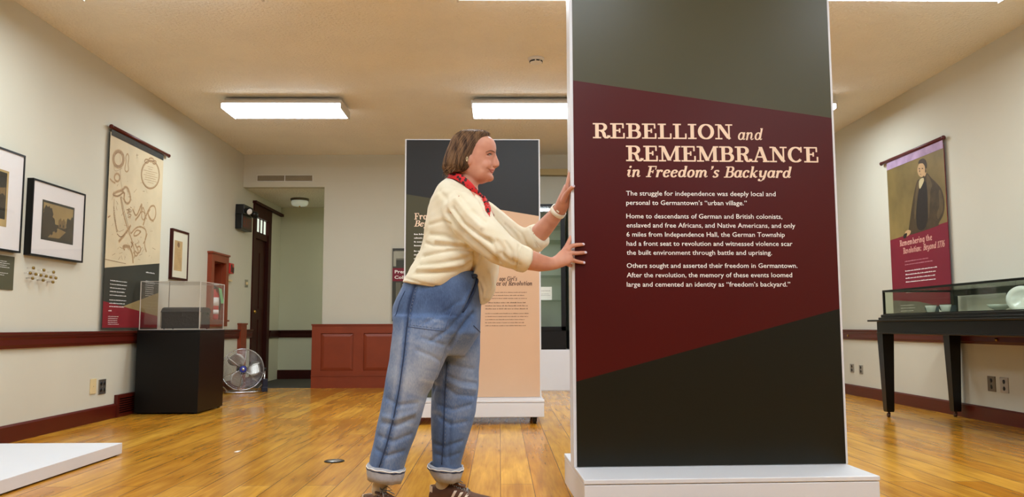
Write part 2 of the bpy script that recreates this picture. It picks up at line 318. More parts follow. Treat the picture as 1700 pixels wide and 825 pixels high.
# slab serif face drawn with an expansion pen (thick verticals, thin horizontals)
THK, THN = 0.2, 0.09
b_, t_, x_ = 0.045, 0.955, 0.655
def A_(cx, cy, rx, ry, a0, a1): return arc(cx, cy, rx, ry, a0, a1, max(6, int(abs(a1-a0)/15)))
def S_(x, y, h): return ('n', [(x-h, y), (x+h, y)])
G = {
 'I': (.52, [('k', [(.26, 0), (.26, 1)]), S_(.26, b_, .24), S_(.26, t_, .24)]),
 'L': (.82, [('k', [(.25, 0), (.25, 1)]), S_(.25, t_, .23), ('n', [(.02, b_), (.78, b_)]), ('n', [(.745, b_), (.745, .36)])]),
 'E': (.86, [('k', [(.25, 0), (.25, 1)]), ('n', [(.02, t_), (.77, t_)]), ('n', [(.735, t_), (.735, .67)]), ('n', [(.02, b_), (.82, b_)]), ('n', [(.785, b_), (.785, .36)]), ('n', [(.25, .52), (.54, .52)]), ('n', [(.545, .38), (.545, .66)])]),
 'F': (.82, [('k', [(.25, 0), (.25, 1)]), ('n', [(.02, t_), (.77, t_)]), ('n', [(.735, t_), (.735, .67)]), S_(.25, b_, .23), ('n', [(.25, .5), (.54, .5)]), ('n', [(.545, .36), (.545, .64)])]),
 'B': (.86, [('k', [(.25, 0), (.25, 1)]), ('n', [(.02, t_), (.5, t_)]), ('e', A_(.5, .74, .2, .215, 90, -90)), ('n', [(.25, .525), (.52, .525)]), ('e', A_(.52, .285, .24, .24, 90, -90)), ('n', [(.02, b_), (.52, b_)])]),
 'R': (.94, [('k', [(.25, 0), (.25, 1)]), ('n', [(.02, t_), (.5, t_)]), ('e', A_(.5, .735, .22, .22, 90, -90)), ('n', [(.25, .515), (.5, .515)]), S_(.25, b_, .23), ('e', [(.46, .5), (.57, .44), (.63, .32), (.66, .16), (.72, .06), (.82, .05), (.9, .12), (.91, .2)])]),
 'M': (1.22, [('n', [(.2, 0), (.2, 1)]), ('k', [(1.02, 0), (1.02, 1)]), ('k', [(.22, .98), (.6, .06)]), ('n', [(.6, .06), (.98, .98)]), S_(.2, b_, .2), S_(1.02, b_, .2), ('n', [(0, t_), (.25, t_)]), ('n', [(.97, t_), (1.22, t_)])]),
 'N': (.98, [('n', [(.2, 0), (.2, 1)]), ('k', [(.22, .98), (.78, .05)]), ('n', [(.78, 0), (.78, 1)]), S_(.2, b_, .2), ('n', [(0, t_), (.25, t_)]), S_(.78, t_, .2)]),
 'O': (.98, [('e', A_(.49, .5, .36, .46, 0, 360))]),
 'C': (.9, [('e', A_(.48, .5, .36, .46, 42, 318)), ('n', [(.78, 1.0), (.78, .64)])]),
 'G': (.98, [('e', A_(.48, .5, .36, .46, 42, 318)), ('n', [(.78, 1.0), (.78, .64)]), ('k', [(.78, .06), (.78, .42)]), S_(.76, .42, .2)]),
 'A': (1.0, [('n', [(.5, .98), (.17, 0)]), ('k', [(.5, .98), (.8, 0)]), ('n', [(.26, .33), (.7, .33)]), S_(.16, b_, .18), S_(.82, b_, .19)]),
 'a': (.72, [('e', A_(.3, .34, .22, .29, 0, 360)), ('k', [(.54, .66), (.53, .14)]), ('n', [(.53, .14), (.58, .05), (.66, .06), (.72, .13)])]),
 'n': (.82, [('n', [(0, .54), (.06, .62), (.12, .64)]), ('k', [(.15, 0), (.15, .66)]), ('e', [(.16, .42), (.24, .56), (.36, .63), (.46, .61), (.52, .52), (.53, .4), (.53, .14)]), ('n', [(.53, .14), (.58, .05), (.67, .06), (.76, .14)])]),
 'm': (1.2, [('n', [(0, .54), (.06, .62), (.12, .64)]), ('k', [(.15, 0), (.15, .66)]), ('e', [(.16, .42), (.24, .56), (.34, .63), (.44, .61), (.5, .5), (.5, 0)]), ('e', [(.52, .42), (.6, .56), (.7, .63), (.8, .61), (.88, .5), (.89, .14)]), ('n', [(.89, .14), (.94, .05), (1.03, .06), (1.12, .14)])]),
 'd': (.76, [('e', A_(.3, .34, .22, .29, 0, 360)), ('k', [(.55, 1.02), (.54, .14)]), ('n', [(.54, .14), (.59, .05), (.67, .06), (.74, .13)]), ('n', [(.4, .98), (.58, .98)])]),
 'h': (.82, [('k', [(.15, 0), (.15, 1.02)]), ('n', [(0, .98), (.2, .98)]), ('e', [(.16, .42), (.24, .56), (.36, .63), (.46, .61), (.52, .52), (.53, .4), (.53, .14)]), ('n', [(.53, .14), (.58, .05), (.67, .06), (.76, .14)])]),
 'b': (.72, [('k', [(.15, .1), (.15, 1.02)]), ('n', [(0, .98), (.2, .98)]), ('e', A_(.36, .34, .22, .29, 0, 360))]),
 'i': (.42, [('n', [(0, .54), (.06, .62), (.12, .64)]), ('k', [(.17, .66), (.16, .14)]), ('n', [(.16, .14), (.21, .05), (.3, .06), (.38, .14)]), ('d', (.18, .9))]),
 'l': (.4, [('k', [(.17, 1.02), (.16, .14)]), ('n', [(.02, .98), (.2, .98)]), ('n', [(.16, .14), (.21, .05), (.3, .06), (.38, .14)])]),
 't': (.5, [('k', [(.2, .88), (.19, .14)]), ('n', [(.02, .62), (.42, .62)]), ('n', [(.19, .14), (.24, .05), (.34, .06), (.42, .14)])]),
 'r': (.6, [('n', [(0, .54), (.06, .62), (.12, .64)]), ('k', [(.15, 0), (.15, .66)]), ('e', [(.16, .4), (.24, .55), (.34, .63), (.44, .62)]), ('d', (.46, .56))]),
 'e': (.64, [('e', A_(.31, .34, .23, .3, 20, 330)), ('n', [(.1, .36), (.52, .42)])]),
 'o': (.68, [('e', A_(.32, .34, .23, .3, 0, 360))]),
 'c': (.6, [('e', A_(.31, .34, .23, .3, 50, 330)), ('d', (.46, .54))]),
 's': (.58, [('e', [(.48, .52), (.4, .62), (.28, .64), (.16, .58), (.14, .48), (.22, .39), (.36, .31), (.44, .22), (.42, .11), (.3, .04), (.16, .05), (.06, .15)])]),
 'k': (.76, [('k', [(.15, 0), (.15, 1.02)]), ('n', [(0, .98), (.2, .98)]), ('n', [(.2, .3), (.55, .62)]), ('n', [(.44, .62), (.64, .62)]), ('k', [(.3, .4), (.5, .06)]), ('n', [(.5, .06), (.6, .04), (.7, .12)])]),
 'y': (.76, [('n', [(0, .54), (.06, .62), (.1, .64)]), ('k', [(.14, .66), (.15, .3), (.24, .08)]), ('n', [(.24, .08), (.4, .1), (.56, .3)]), ('k', [(.6, .66), (.56, .05), (.48, -.16)]), ('n', [(.48, -.16), (.34, -.27), (.16, -.25)]), ('d', (.14, -.19))]),
 'g': (.72, [('e', A_(.3, .34, .22, .29, 0, 360)), ('k', [(.55, .66), (.52, .0), (.44, -.17)]), ('n', [(.44, -.17), (.3, -.27), (.12, -.24)])]),
 'u': (.8, [('n', [(0, .54), (.08, .63)]), ('k', [(.15, .66), (.15, .2)]), ('n', [(.15, .2), (.2, .06), (.32, .05), (.5, .2)]), ('k', [(.55, .66), (.54, .14)]), ('n', [(.54, .14), (.6, .05), (.7, .1)])]),
 'v': (.7, [('k', [(.12, .64), (.28, .02)]), ('n', [(.28, .02), (.58, .6)]), ('n', [(.02, .64), (.2, .64)])]),
 'f': (.5, [('k', [(.24, .86), (.2, -.1)]), ('n', [(.24, .84), (.32, .98), (.46, .96)]), ('n', [(.06, .62), (.42, .62)])]),
 "'": (.3, [('k', [(.16, 1.02), (.17, .86)]), ('n', [(.2, .86), (.1, .7)])]),
 ':': (.34, [('d', (.15, .1)), ('d', (.15, .55))]),
 '1': (.5, [('k', [(.26, 0), (.26, 1)]), S_(.26, b_, .2), ('n', [(.08, .82), (.26, .96)])]),
 '7': (.62, [('n', [(.06, t_), (.56, t_)]), ('k', [(.54, t_), (.24, 0)]), ('n', [(.08, t_), (.08, .74)])]),
 '6': (.68, [('e', A_(.32, .3, .22, .26, 0, 360)), ('e', [(.1, .3), (.14, .6), (.28, .86), (.48, .97)])]),
 ' ': (.38, []),
}
def serif_line(text, s0, s1, z, cap, F, off, mb, m=0, shear=0.0, thk=1.0, gap=0.03, eps=4e-5):
    items = []; x = 0
    for ch in text: items.append((ch, x)); x += G[ch][0] + gap
    tot = x - gap + (shear*0.7 if shear else 0)
    k = (s1-s0)/tot; n = 0
    for ch, x in items:
        for kind, pts in G[ch][1]:
            n += 1
            P = lambda q: Vector((s0 + (x+q[0]+q[1]*shear)*k, z + q[1]*cap))
            o = off + (n % 7)*eps
            if kind == 'd':
                rr = 0.105*thk; mb.m = m
                mb.add([F(*P((pts[0]+rr*math.cos(a*math.pi/8), pts[1]+rr*math.sin(a*math.pi/8))), o) for a in range(16)], [list(range(16))]); continue
            closed = kind == 'e' and (Vector(pts[0])-Vector(pts[-1])).length < 1e-5
            pp = pts[:-1] if closed else pts; N = len(pp); vs = []
            for i in range(N):
                a = Vector(pp[(i+1) % N])-Vector(pp[i-1]) if closed else Vector(pp[min(i+1, N-1)])-Vector(pp[max(i-1, 0)])
                a.normalize()
                wd = THN if kind == 'n' else (THK if kind == 'k' else THN+(THK-THN)*abs(a.y)**1.3)
                wd *= thk
                if kind in 'nk' and abs(a.y) > 0.15 and abs(a.x) > 0.15 and N == 2:
                    q = Vector((wd/2/abs(a.y), 0)) * (1 if a.y > 0 else -1) * -1
                else: q = Vector((-a.y, a.x))*wd/2
                vs += [F(*P(Vector(pp[i])+q), o), F(*P(Vector(pp[i])-q), o)]
            mb.m = m
            mb.add(vs, [(2*i, 2*i+1, 2*((i+1) % N)+1, 2*((i+1) % N)) for i in range(N if closed else N-1)])
def grey_lines(mb, F, s0, s1, z0, n, dz, off, m, hgt, seed=1):
    """rows of letter-sized ink strokes grouped in words, for copy too small to read"""
    rn = random.Random(seed); hgt = hgt*.8
    for i in range(n):
        s = s0; e = s1 - rn.uniform(0, .18)*(s1-s0); z = z0 - i*dz
        while s < e:
            for k in range(rn.randint(2, 9)):
                if s > e: break
                wd = hgt*rn.choice((.32, .55, .62, .7)); h = hgt*rn.choice((.68, .68, .72, 1.0)); g = hgt*.2
                poly(mb, F, [(s, z), (s+wd, z), (s+wd, z+h*.4), (s+wd*.8, z+h), (s+wd*.1, z+h), (s, z+h*.5)], off, m); s += wd+g
            s += hgt*.5

# ================================================================== THE SETTING
m = MB(); m.box(XL-.1, XR+.1, YF-.1, YB, -.1, 0); struct('floor', m, M['floor'])
m = MB(); m.box(XL-.1, RXE+.1, YB, RY1+.1, -.1, 0.0); struct('floor_recess', m, M['carpet'])
m = MB(); m.box(XL-.1, XR+.1, YF-.1, YB+.1, ZC, ZC+.1); struct('ceiling', m, M['ceil'])
m = MB(); m.box(XL-.1, RXE+.1, YB+.1, RY1+.1, RZ, RZ+.1); struct('ceiling_recess', m, M['ceil'])
# left wall with the door opening cut out of it
DY0, DY1, DZ = 10.66, 11.40, 2.33
NY0, NY1, NZ0, NZ1 = 9.12, 9.51, .83, 1.49          # niche for the extinguisher
m = MB(); m.box(XL-.12, XL, YF-.1, NY0, 0, ZC); m.box(XL-.12, XL, NY1, DY0, 0, ZC); m.box(XL-.12, XL, NY0, NY1, 0, NZ0); m.box(XL-.12, XL, NY0, NY1, NZ1, ZC); m.box(XL-.12, XL, DY1, RY1+.1, 0, RZ); m.box(XL-.12, XL, DY0, DY1, DZ, RZ)
struct('wall_left', m, M['wall'])
m = MB(); m.box(XR, XR+.12, YF-.1, YB+.1, 0, ZC); struct('wall_right', m, M['wall'])
m = MB(); m.box(RX1, XR, YB, YB+.1, 0, ZC); m.box(XL, RX1, YB, YB+.1, RZ, ZC); struct('wall_back', m, M['wall'])
m = MB(); m.box(XL, XR, YF-.12, YF, 0, ZC); struct('wall_front', m, mat('darkened_front_wall', (96, 66, 46), .5, .1, 4))  # unseen wall, given a dark colour to dim reflections in the panels
m = MB(); m.box(XL, RXE, RY1, RY1+.1, 0, RZ); m.box(RXE, RXE+.1, YB+.1, RY1+.1, 0, RZ); struct('wall_recess', m, M['rwall'])

def moulding(name, F, s0, s1, prof, mtl):     # profile: (off, z)
    m = MB(); n = len(prof)
    vs = [F(s0, z, o) for o, z in prof] + [F(s1, z, o) for o, z in prof]
    m.add(vs, [list(range(n)), list(range(n, 2*n))[::-1]] + [(i, n+i, n+(i+1) % n, (i+1) % n) for i in range(n)])
    return struct(name, m, mtl)
def railprof(z0, z1, d=.04):
    h = z1-z0
    return [(0.0, z0), (d*.45, z0), (d*.5, z0+h*.12), (d*.62, z0+h*.2), (d*.62, z0+h*.55), (d*.75, z0+h*.66), (d*.75, z0+h*.78), (d, z0+h*.86), (d, z1), (0.0, z1)]
moulding('trim_1', FL_, YF, DY0, railprof(.613, .722), M['redwood'])
moulding('trim_2', FR_, -YB, -YF, railprof(.598, .703), M['redwood'])
bprof = lambda h: [(0, 0), (.018, 0), (.018, h-.012), (.008, h), (0, h)]
moulding('baseboard_left', FL_, YF, DY0, bprof(.116), M['redwood'])
moulding('baseboard_right', FR_, -YB, -YF, bprof(.112), M['redwood'])
FRB = lambda s, z, o=0.0: Vector((s, RY1 - o, z))
moulding('trim_3', FRB, XL, RXE, railprof(.60, .705), M['darkwood'])
moulding('baseboard_back', FRB, XL, RXE, bprof(.13), M['darkwood'])
moulding('trim_4', FL_, DY1+.08, RY1, railprof(.60, .705), M['darkwood'])
moulding('trim_5', FB_, -.5, 1.75, [(0, 2.646), (.1, 2.646), (.1, 2.723), (0, 2.723)], mat('tan_valance', (190, 168, 118), .6, .03, 4))
# raised-panel wainscot on the back wall
m = MB(); X0, X1 = -2.328, .4; o = .05
m.box(X0, X1, YB-.03, YB, 0, .785)                                       # ground panel
m.box(X0-.006, X1, YB-.062, YB, .768, .785)                              # cap
m.box(X0, X1, YB-.055, YB, 0, .145); m.box(X0-.003, X1, YB-.062, YB, .145, .155)   # plinth
m.box(X0, X1, YB-.05, YB, .155, .21); m.box(X0, X1, YB-.05, YB, .672, .768)
px = [(-2.215, -1.815), (-1.69, -1.29), (-1.165, -.765), (-.64, -.24)]
edges = [X0] + [e for p in px for e in p] + [X1]
for i in range(0, len(edges), 2): m.box(edges[i], edges[i+1], YB-.05, YB, .21, .672)
for a, c in px:
    q = [(a+.0, .21), (c, .21), (c, .672), (a, .672)]; q2 = [(a+.04, .25), (c-.04, .25), (c-.04, .632), (a+.04, .632)]
    vs = [Vector((x, YB-.034, z)) for x, z in q] + [Vector((x, YB-.046, z)) for x, z in q2]
    m.add(vs, [(4, 5, 6, 7)] + [(i, (i+1) % 4, 4+(i+1) % 4, 4+i) for i in range(4)])
struct('trim_6', m, M['wains'])
# short red-brown post on the left wall
m = MB(); m.box(XL, XL+.045, 10.14, 10.36, .0, .80); m.box(XL, XL+.055, 10.125, 10.375, .78, .80); struct('trim_7', m, M['wains'])
# door with transom in the recess
d = thing('door_1', 'dark brown panelled door with small transom panes in the recess', 'door', (XL, (DY0+DY1)/2, 0)); d['kind'] = 'structure'
m = MB()
for y0, y1 in ((DY0-.02, DY0+.07), (DY1-.07, DY1+.06)): m.box(XL-.1, XL+.018, y0, y1, 0, DZ-.121)
m.box(XL-.1, XL+.02, DY0-.02, DY1+.06, DZ-.12, DZ+.04); m.box(XL-.1, XL, DY0, DY1, 1.93, 2.02)
m.box(XL, XL+.05, DY0-.05, RY1-.03, DZ+.04, DZ+.075); obj('door_frame', m, M['darkwood'], d)
m = MB(); m.box(XL-.07, XL-.03, DY0+.07, DY1-.07, .01, 1.93)
for z0, z1 in ((.25, .85), (1.0, 1.75)):
    for y0, y1 in ((DY0+.14, DY0+.34), (DY0+.40, DY0+.60)): m.box(XL-.03, XL-.022, y0, y1, z0, z1)
lf = obj('door_leaf', m, M['darkwood'], d)
m = MB(); m.sphere((XL+.005, DY0+.12, .95), .028); m.cyl((XL-.03, DY0+.12, .95), (XL, DY0+.12, .95), .012); obj('door_knob', m, M['brass'], lf)
m = MB(); m.box(XL-.04, XL-.03, DY0+.071, DY1-.071, 2.021, DZ-.121); ps = obj('transom_pane', m, M['pane'], d)
m = MB()
for k in range(1, 4):
    y = DY0+.07+(DY1-DY0-.14)*k/4; m.box(XL-.042, XL-.018, y-.012, y+.012, 2.02, DZ-.12)
obj('muntin', m, M['darkwood'], d)

# ================================================================== LAMPS OF THE ROOM
def ceiling_lamp(x, y, label, ZC=ZC, lens=None):
    t = thing('ceiling_lamp', label, 'ceiling light', (x, y, ZC), 0, 'fluorescent ceiling lights')
    W, D = 1.13, .43; x0, x1, y0, y1 = x-W/2, x+W/2, y-D/2, y+D/2; zb = ZC-.12
    m = MB(); m.box(x0+.02, x1-.02, y0+.05, y1-.05, ZC-.055, ZC-.018); m.box(x-.2, x+.2, y-.1, y+.1, ZC-.02, ZC)
    m.box(x0+.1, x0+.3, y-.06, y+.06, ZC-.02, ZC); m.box(x1-.3, x1-.1, y-.06, y+.06, ZC-.02, ZC)
    m.box(x0, x1, y0, y1, ZC-.075, ZC-.05); obj('housing', m, M['lampw'], t)
    m = MB()
    q0 = [(x0+.012, y0+.008), (x1-.012, y0+.008), (x1-.012, y1-.008), (x0+.012, y1-.008)]; q1 = [(x0+.012, y0+.03), (x1-.012, y0+.03), (x1-.012, y1-.03), (x0+.012, y1-.03)]
    vs = [Vector((a, c, ZC-.075)) for a, c in q0] + [Vector((a, c, zb)) for a, c in q1]
    m.add(vs, [(4, 5, 6, 7)]); m.m = 1; m.add(vs, [(i, (i+1) % 4, 4+(i+1) % 4, 4+i) for i in range(4)]); obj('lens', m, [lens or M['lamp'], lens or M['lampside']], t)
    for s in (x0, x1):
        m = MB(); m.box(s-.006 if s == x0 else s-.006, s+.006, y0-.002, y1+.002, zb-.004, ZC-.045); obj('end_cap', m, M['lampw'], t)
    return t
LY = (7.74, 4.79, 1.84, -1.11); LX = (-2.06, .30, 2.64)
LAB = {(0, 0): 'lit box ceiling light over the exit sign end, leftmost in view', (1, 0): 'lit box ceiling light half hidden behind the tall maroon panel',
       (2, 0): 'lit box ceiling light peeking out just right of the tall maroon panel', (2, 1): 'lit box ceiling light cut by the top right edge of view'}
for j, y in enumerate(LY):
    for i, x in enumerate(LX):
        ceiling_lamp(x, y, LAB.get((i, j), 'lit box ceiling light outside the picture nearer the camera'))

ceiling_lamp(-1.35, 11.1, 'added unseen box light behind the back wall, brightening the recess', RZ, emit_mat('recess_fill_lens', (.98, 1.0, .80), 9.0))  # unseen lamp added to brighten the recess

# ================================================================== CEILING AND BACK WALL FITTINGS
t = thing('smoke_detector', 'round white smoke detector on the ceiling left of the maroon panel', 'smoke detector', (.297, 6.455, ZC))
m = MB(); m.lathe([(0, 0), (.066, 0), (.066, -.014), (.058, -.022), (0, -.022)], 28, Matrix.Translation((.297, 6.455, ZC))); obj('base', m, M['whitemetal'], t)
m = MB(); m.lathe([(.05, -.022), (.05, -.034), (.046, -.04), (.03, -.046), (0, -.047)], 28, Matrix.Translation((.297, 6.455, ZC))); obj('sensor_dome', m, M['whitemetal'], t)
m = MB()
for a in (-120, -75, -30, 30, 75, 120, 165, 210):
    p = Vector((.297+.050*math.cos(R(a)), 6.455+.050*math.sin(R(a)), ZC-.030)); m.box(-.014, .014, -.003, .003, -.005, .005, Matrix.Translation(p) @ Matrix.Rotation(R(a+90), 4, 'Z'))
obj('vent_slot', m, M['blackplastic'], t)

t = thing('air_vent', 'long slotted return-air grille above the recess opening', 'vent', (-2.716, YB, 2.59))
m = MB(); m.box(-3.066, -2.366, YB-.004, YB, 2.585, 2.660); obj('backing', m, mat('duct_dark', (90, 78, 62), .7), t)
m = MB(); m.box(-3.07, -3.062, YB-.012, YB, 2.582, 2.663); m.box(-2.37, -2.362, YB-.012, YB, 2.582, 2.663); m.box(-2.722, -2.712, YB-.012, YB, 2.585, 2.66)
m.box(-3.066, -2.366, YB-.012, YB, 2.58, 2.587); m.box(-3.066, -2.366, YB-.012, YB, 2.658, 2.664); fr = obj('frame', m, M['whitemetal'], t)
for k in range(6):
    m = MB(); z = 2.594+k*.0115; m.box(-3.062, -2.37, YB-.011, YB-.004, z, z+.0045); obj('slat', m, mat('vent_slat', (196, 182, 150), .5), t)

t = thing('flush_light', 'round dim dome light on the recess ceiling', 'ceiling light', (-2.76, 11.15, RZ))
m = MB(); m.lathe([(0, 0), (.125, 0), (.125, -.02), (.115, -.03), (0, -.03)], 28, Matrix.Translation((-2.76, 11.15, RZ))); obj('rim', m, mat('bronze_rim', (110, 100, 80), .4, metal=.5), t)
m = MB(); m.lathe([(.11, -.03), (.115, -.06), (.105, -.085), (.085, -.098), (0, -.1)], 28, Matrix.Translation((-2.76, 11.15, RZ))); obj('glass_dome', m, M['dome'], t)
m = MB(); m.sphere((-2.76, 11.15, RZ-.105), .012); obj('finial', m, M['brass'], t)

# ================================================================== THE TWO ROLLING TEXT PANELS
def kiosk(name, label, T, W, H, D, BW, BD, BZ, segs, caster_xy):
    """T: local (s along the face, t into depth, z) to world; segs: (material key, polygon in s,z)"""
    t = thing(name, label, 'display panel', T @ Vector((W/2, D/2, 0)))
    m = MB(); m.box(-.012, W+.012, .004, D, BZ, H, T); obj('board', m, M['white'], t, .002)
    m = MB(); mats = []
    m.box(0, W, .0, .004, BZ+.004, H-.004, T)
    ks = []
    for k, pts in segs:
        if k not in ks: ks.append(k)
    mats = [M['white']] + [M[k] for k in ks]
    for i, (k, pts) in enumerate(segs):
        m.m = 1+ks.index(k); m.add([T @ Vector((s, -.0012, z)) for s, z in pts], [list(range(len(pts)))])
    gp = obj('graphic_panel', m, mats, t, keep=True)
    m = MB(); x0 = W/2-BW/2; y0 = D/2-BD/2
    m.box(x0, x0+BW, y0, y0+BD, .057, BZ-.02, T); m.box(x0-.002, x0+BW+.002, y0-.002, y0+BD+.002, BZ-.018, BZ, T); obj('base', m, M['white'], t, .003)
    for cx, cy in caster_xy:
        m = MB(); p = T @ Vector((cx, cy, 0))
        m.cyl(p+Vector((-.012, 0, .027)), p+Vector((.012, 0, .027)), .027, 18); m.box(-.02, .02, -.02, .02, .045, .057, Matrix.Translation(p)); m.box(-.018, -.013, -.012, .02, .02, .05, Matrix.Translation(p)); m.box(.013, .018, -.012, .02, .02, .05, Matrix.Translation(p))
        obj('caster', m, M['blackplastic'], t)
    return t, gp
PA = R(2.11)
T1 = Matrix.Translation((.307, 3.328, 0)) @ Matrix.Rotation(PA, 4, 'Z')
W1 = 1.103; H1 = 2.31; BZ = .185
c4 = lambda W, BD, D, BW: [(W/2+sx*(BW/2-.07), D/2+sy*(BD/2-.07)) for sx in (-1, 1) for sy in (-1, 1)]
bot, top = BZ+.003, H1-.006
segs1 = [('olive', [(0, 1.776), (W1, 1.626), (W1, top), (0, top)]), ('maroon', [(0, .526), (W1, .818), (W1, 1.626), (0, 1.776)]), ('blackgreen', [(0, bot), (W1, bot), (W1, .818), (0, .526)])]
k1, gp1 = kiosk('exhibit_stand', 'tall olive and maroon rolling panel reading Rebellion and Remembrance, in front', T1, W1, H1, .11, 1.117, .63, BZ, segs1, c4(W1, .63, .11, 1.117))
F1 = lambda s, z, o=0.0: T1 @ Vector((s, -.0012-o, z))
m = MB()
serif_line('REBELLION', .080, .673, 1.5295, .0648, F1, .0005, m)
serif_line('and', .693, .806, 1.5270, .0505, F1, .0005, m, shear=.25, thk=.85)
serif_line('REMEMBRANCE', .218, 1.040, 1.4335, .0662, F1, .0005, m)
serif_line("in Freedom's Backyard", .218, .924, 1.3665, .0475, F1, .0005, m, shear=.25, thk=1.0)
obj('title_lettering', m, M['ink_cream'], gp1, keep=True)
TXT = [('The struggle for independence was deeply local and', .217, .849, 1.289), ('personal to Germantown\u2019s \u201curban village.\u201d', .217, .725, 1.250),
 ('Home to descendants of German and British colonists,', .2165, .874, 1.1935), ('enslaved and free Africans, and Native Americans, and only', .2165, .928, 1.1555),
 ('6 miles from Independence Hall, the German Township', .216, .882, 1.1175), ('had a front seat to revolution and witnessed violence scar', .2155, .913, 1.0795), ('the built environment through battle and uprising.', .215, .825, 1.042),
 ('Others sought and asserted their freedom in Germantown.', .2145, .931, .988), ('After the revolution, the memory of these events loomed', .214, .907, .949), ('large and cemented an identity as \u201cfreedom\u2019s backyard.\u201d', .2135, .898, .9105)]
for rows in (TXT[:2], TXT[2:7], TXT[7:]):
    m = MB()
    for s, a, e, z in rows: font_line(s, a, e, z, F1, .0006, m, h=.0277, bold=.004)
    obj('text_paragraph', m, M['ink_white'], gp1, keep=True)

T2 = Matrix.Translation((-.765, 6.58, 0)) @ Matrix.Rotation(R(.4), 4, 'Z')
W2 = 1.083
segs2 = [('charcoal', [(0, 1.826), (W2, 1.645), (W2, 2.276), (0, 2.276)]), ('olive', [(0, bot), (.52, bot), (.52, 1.74), (0, 1.826)]), ('peach', [(.52, bot), (W2, bot), (W2, 1.645), (.52, 1.74)])]
k2, gp2 = kiosk('exhibit_stand', 'charcoal, olive and peach rolling panel standing behind the person', T2, W2, 2.285, .11, 1.117, .63, BZ, segs2, c4(W2, .63, .11, 1.117))
F2 = lambda s, z, o=0.0: T2 @ Vector((s, -.0012-o, z))
m = MB()
serif_line('From', .068, .235, 1.618, .052, F2, .0005, m, thk=1.05); serif_line('Beyond', .066, .31, 1.560, .05, F2, .0005, m, shear=.25, thk=1.05)
obj('title_lettering', m, M['ink_cream'], gp2, keep=True)
m = MB(); grey_lines(m, F2, .068, .45, 1.492, 4, .031, .0005, 0, .014, 3); obj('intro_text', m, M['ink_white'], gp2, keep=True)
m = MB(); grey_lines(m, F2, .068, .45, 1.355, 4, .031, .0005, 0, .014, 4); obj('intro_text', m, M['ink_white'], gp2, keep=True)
m = MB(); serif_line('age Girl\'s', .757, .905, 1.116, .036, F2, .0005, m, shear=.22, thk=1.1); serif_line('rience of Revolution', .66, 1.030, 1.078, .036, F2, .0005, m, shear=.22, thk=1.1); obj('side_heading', m, M['ink_dark'], gp2, keep=True)
for z, n, h, sd in ((1.020, 3, .0085, 5), (.936, 3, .0105, 6), (.850, 5, .0085, 7)):
    m = MB(); grey_lines(m, F2, .645, 1.02, z, n, .0245, .0005, 0, h, sd); obj('text_paragraph', m, M['ink_dark'], gp2, keep=True)
# ================================================================== LEFT WALL
def lw(u, v, x=XL): 
    r = ray(u, v); p = Vector((0, 0, HC)) + r*(x/r.x); return (p.y, p.z)
def rw(u, v, x=XR):
    r = ray(u, v); p = Vector((0, 0, HC)) + r*(x/r.x); return (-p.y, p.z)
def picture_frame(F, s0, s1, z0, z1, depth, fw, label, frame_m, mat_m, cat='framed picture', name='picture_frame'):
    t = thing(name, label, cat, F((s0+s1)/2, z0, 0))
    m = MB()
    slab(m, F, s0, s1, z0, z0+fw, 0, depth); slab(m, F, s0, s1, z1-fw, z1, 0, depth); slab(m, F, s0, s0+fw, z0+fw, z1-fw, 0, depth); slab(m, F, s1-fw, s1, z0+fw, z1-fw, 0, depth)
    obj('frame', m, frame_m, t)
    m = MB(); slab(m, F, s0+fw, s1-fw, z0+fw, z1-fw, .005, depth-.006); mb_ = obj('mat_board', m, mat_m, t)
    return t
SKY = mat('print_sky', (168, 138, 88), .6, .12, 9); TREE = mat('print_trees', (70, 54, 34), .6, .2, 40); DARKP = mat('print_dark', (46, 38, 28), .6, .15, 20); HOUSE = mat('print_house', (128, 100, 62), .6, .1, 30); PATH = mat('print_path', (150, 120, 74), .6, .1, 20)
def soft(pts, n=2):
    for _ in range(n): pts = [q for a, b in zip(pts, pts[1:]+pts[:1]) for q in ((a[0]*.75+b[0]*.25, a[1]*.75+b[1]*.25), (a[0]*.25+b[0]*.75, a[1]*.25+b[1]*.75))]
    return pts
def blob(s, z, rs, rz, seed, n=22, j=.18):
    rn = random.Random(seed); return [(s+rs*(1+rn.uniform(-j, j))*math.cos(2*math.pi*i/n), z+rz*(1+rn.uniform(-j, j))*math.sin(2*math.pi*i/n)) for i in range(n)]
t = picture_frame(FL_, 5.557, 6.262, 1.245, 1.775, .045, .012, 'black framed print of a house among trees, right of the larger frame', M['black'], M['paper'])
m = MB(); a0, a1, c0, c1 = 5.685, 6.115, 1.366, 1.647; S = lambda p: a0+(a1-a0)*p; Z = lambda q: c0+(c1-c0)*q; o = .0395
poly(m, FL_, [(a0, c0), (a1, c0), (a1, c1), (a0, c1)], o, 0)
poly(m, FL_, [(S(.04), Z(.06)), (S(.96), Z(.06)), (S(.96), Z(.94)), (S(.04), Z(.94))], o+.0003, 1)
poly(m, FL_, [(S(.04), Z(.06)), (S(.96), Z(.06)), (S(.96), Z(.38)), (S(.6), Z(.43)), (S(.04), Z(.48))], o+.0006, 2)
poly(m, FL_, [(S(.2), Z(.08)), (S(.55), Z(.1)), (S(.75), Z(.3)), (S(.5), Z(.36)), (S(.3), Z(.2))], o+.0009, 4)
for q, seed in (((.18, .62, .15, .27), 1), ((.12, .5, .09, .3), 2), ((.3, .5, .1, .12), 3), ((.83, .5, .08, .18), 4), ((.93, .55, .05, .2), 5), ((.42, .3, .05, .06), 6), ((.3, .2, .04, .05), 9)):
    poly(m, FL_, blob(S(q[0]), Z(q[1]), q[2]*.43, q[3]*.28, seed), o+.0010+.0001*seed, 2)
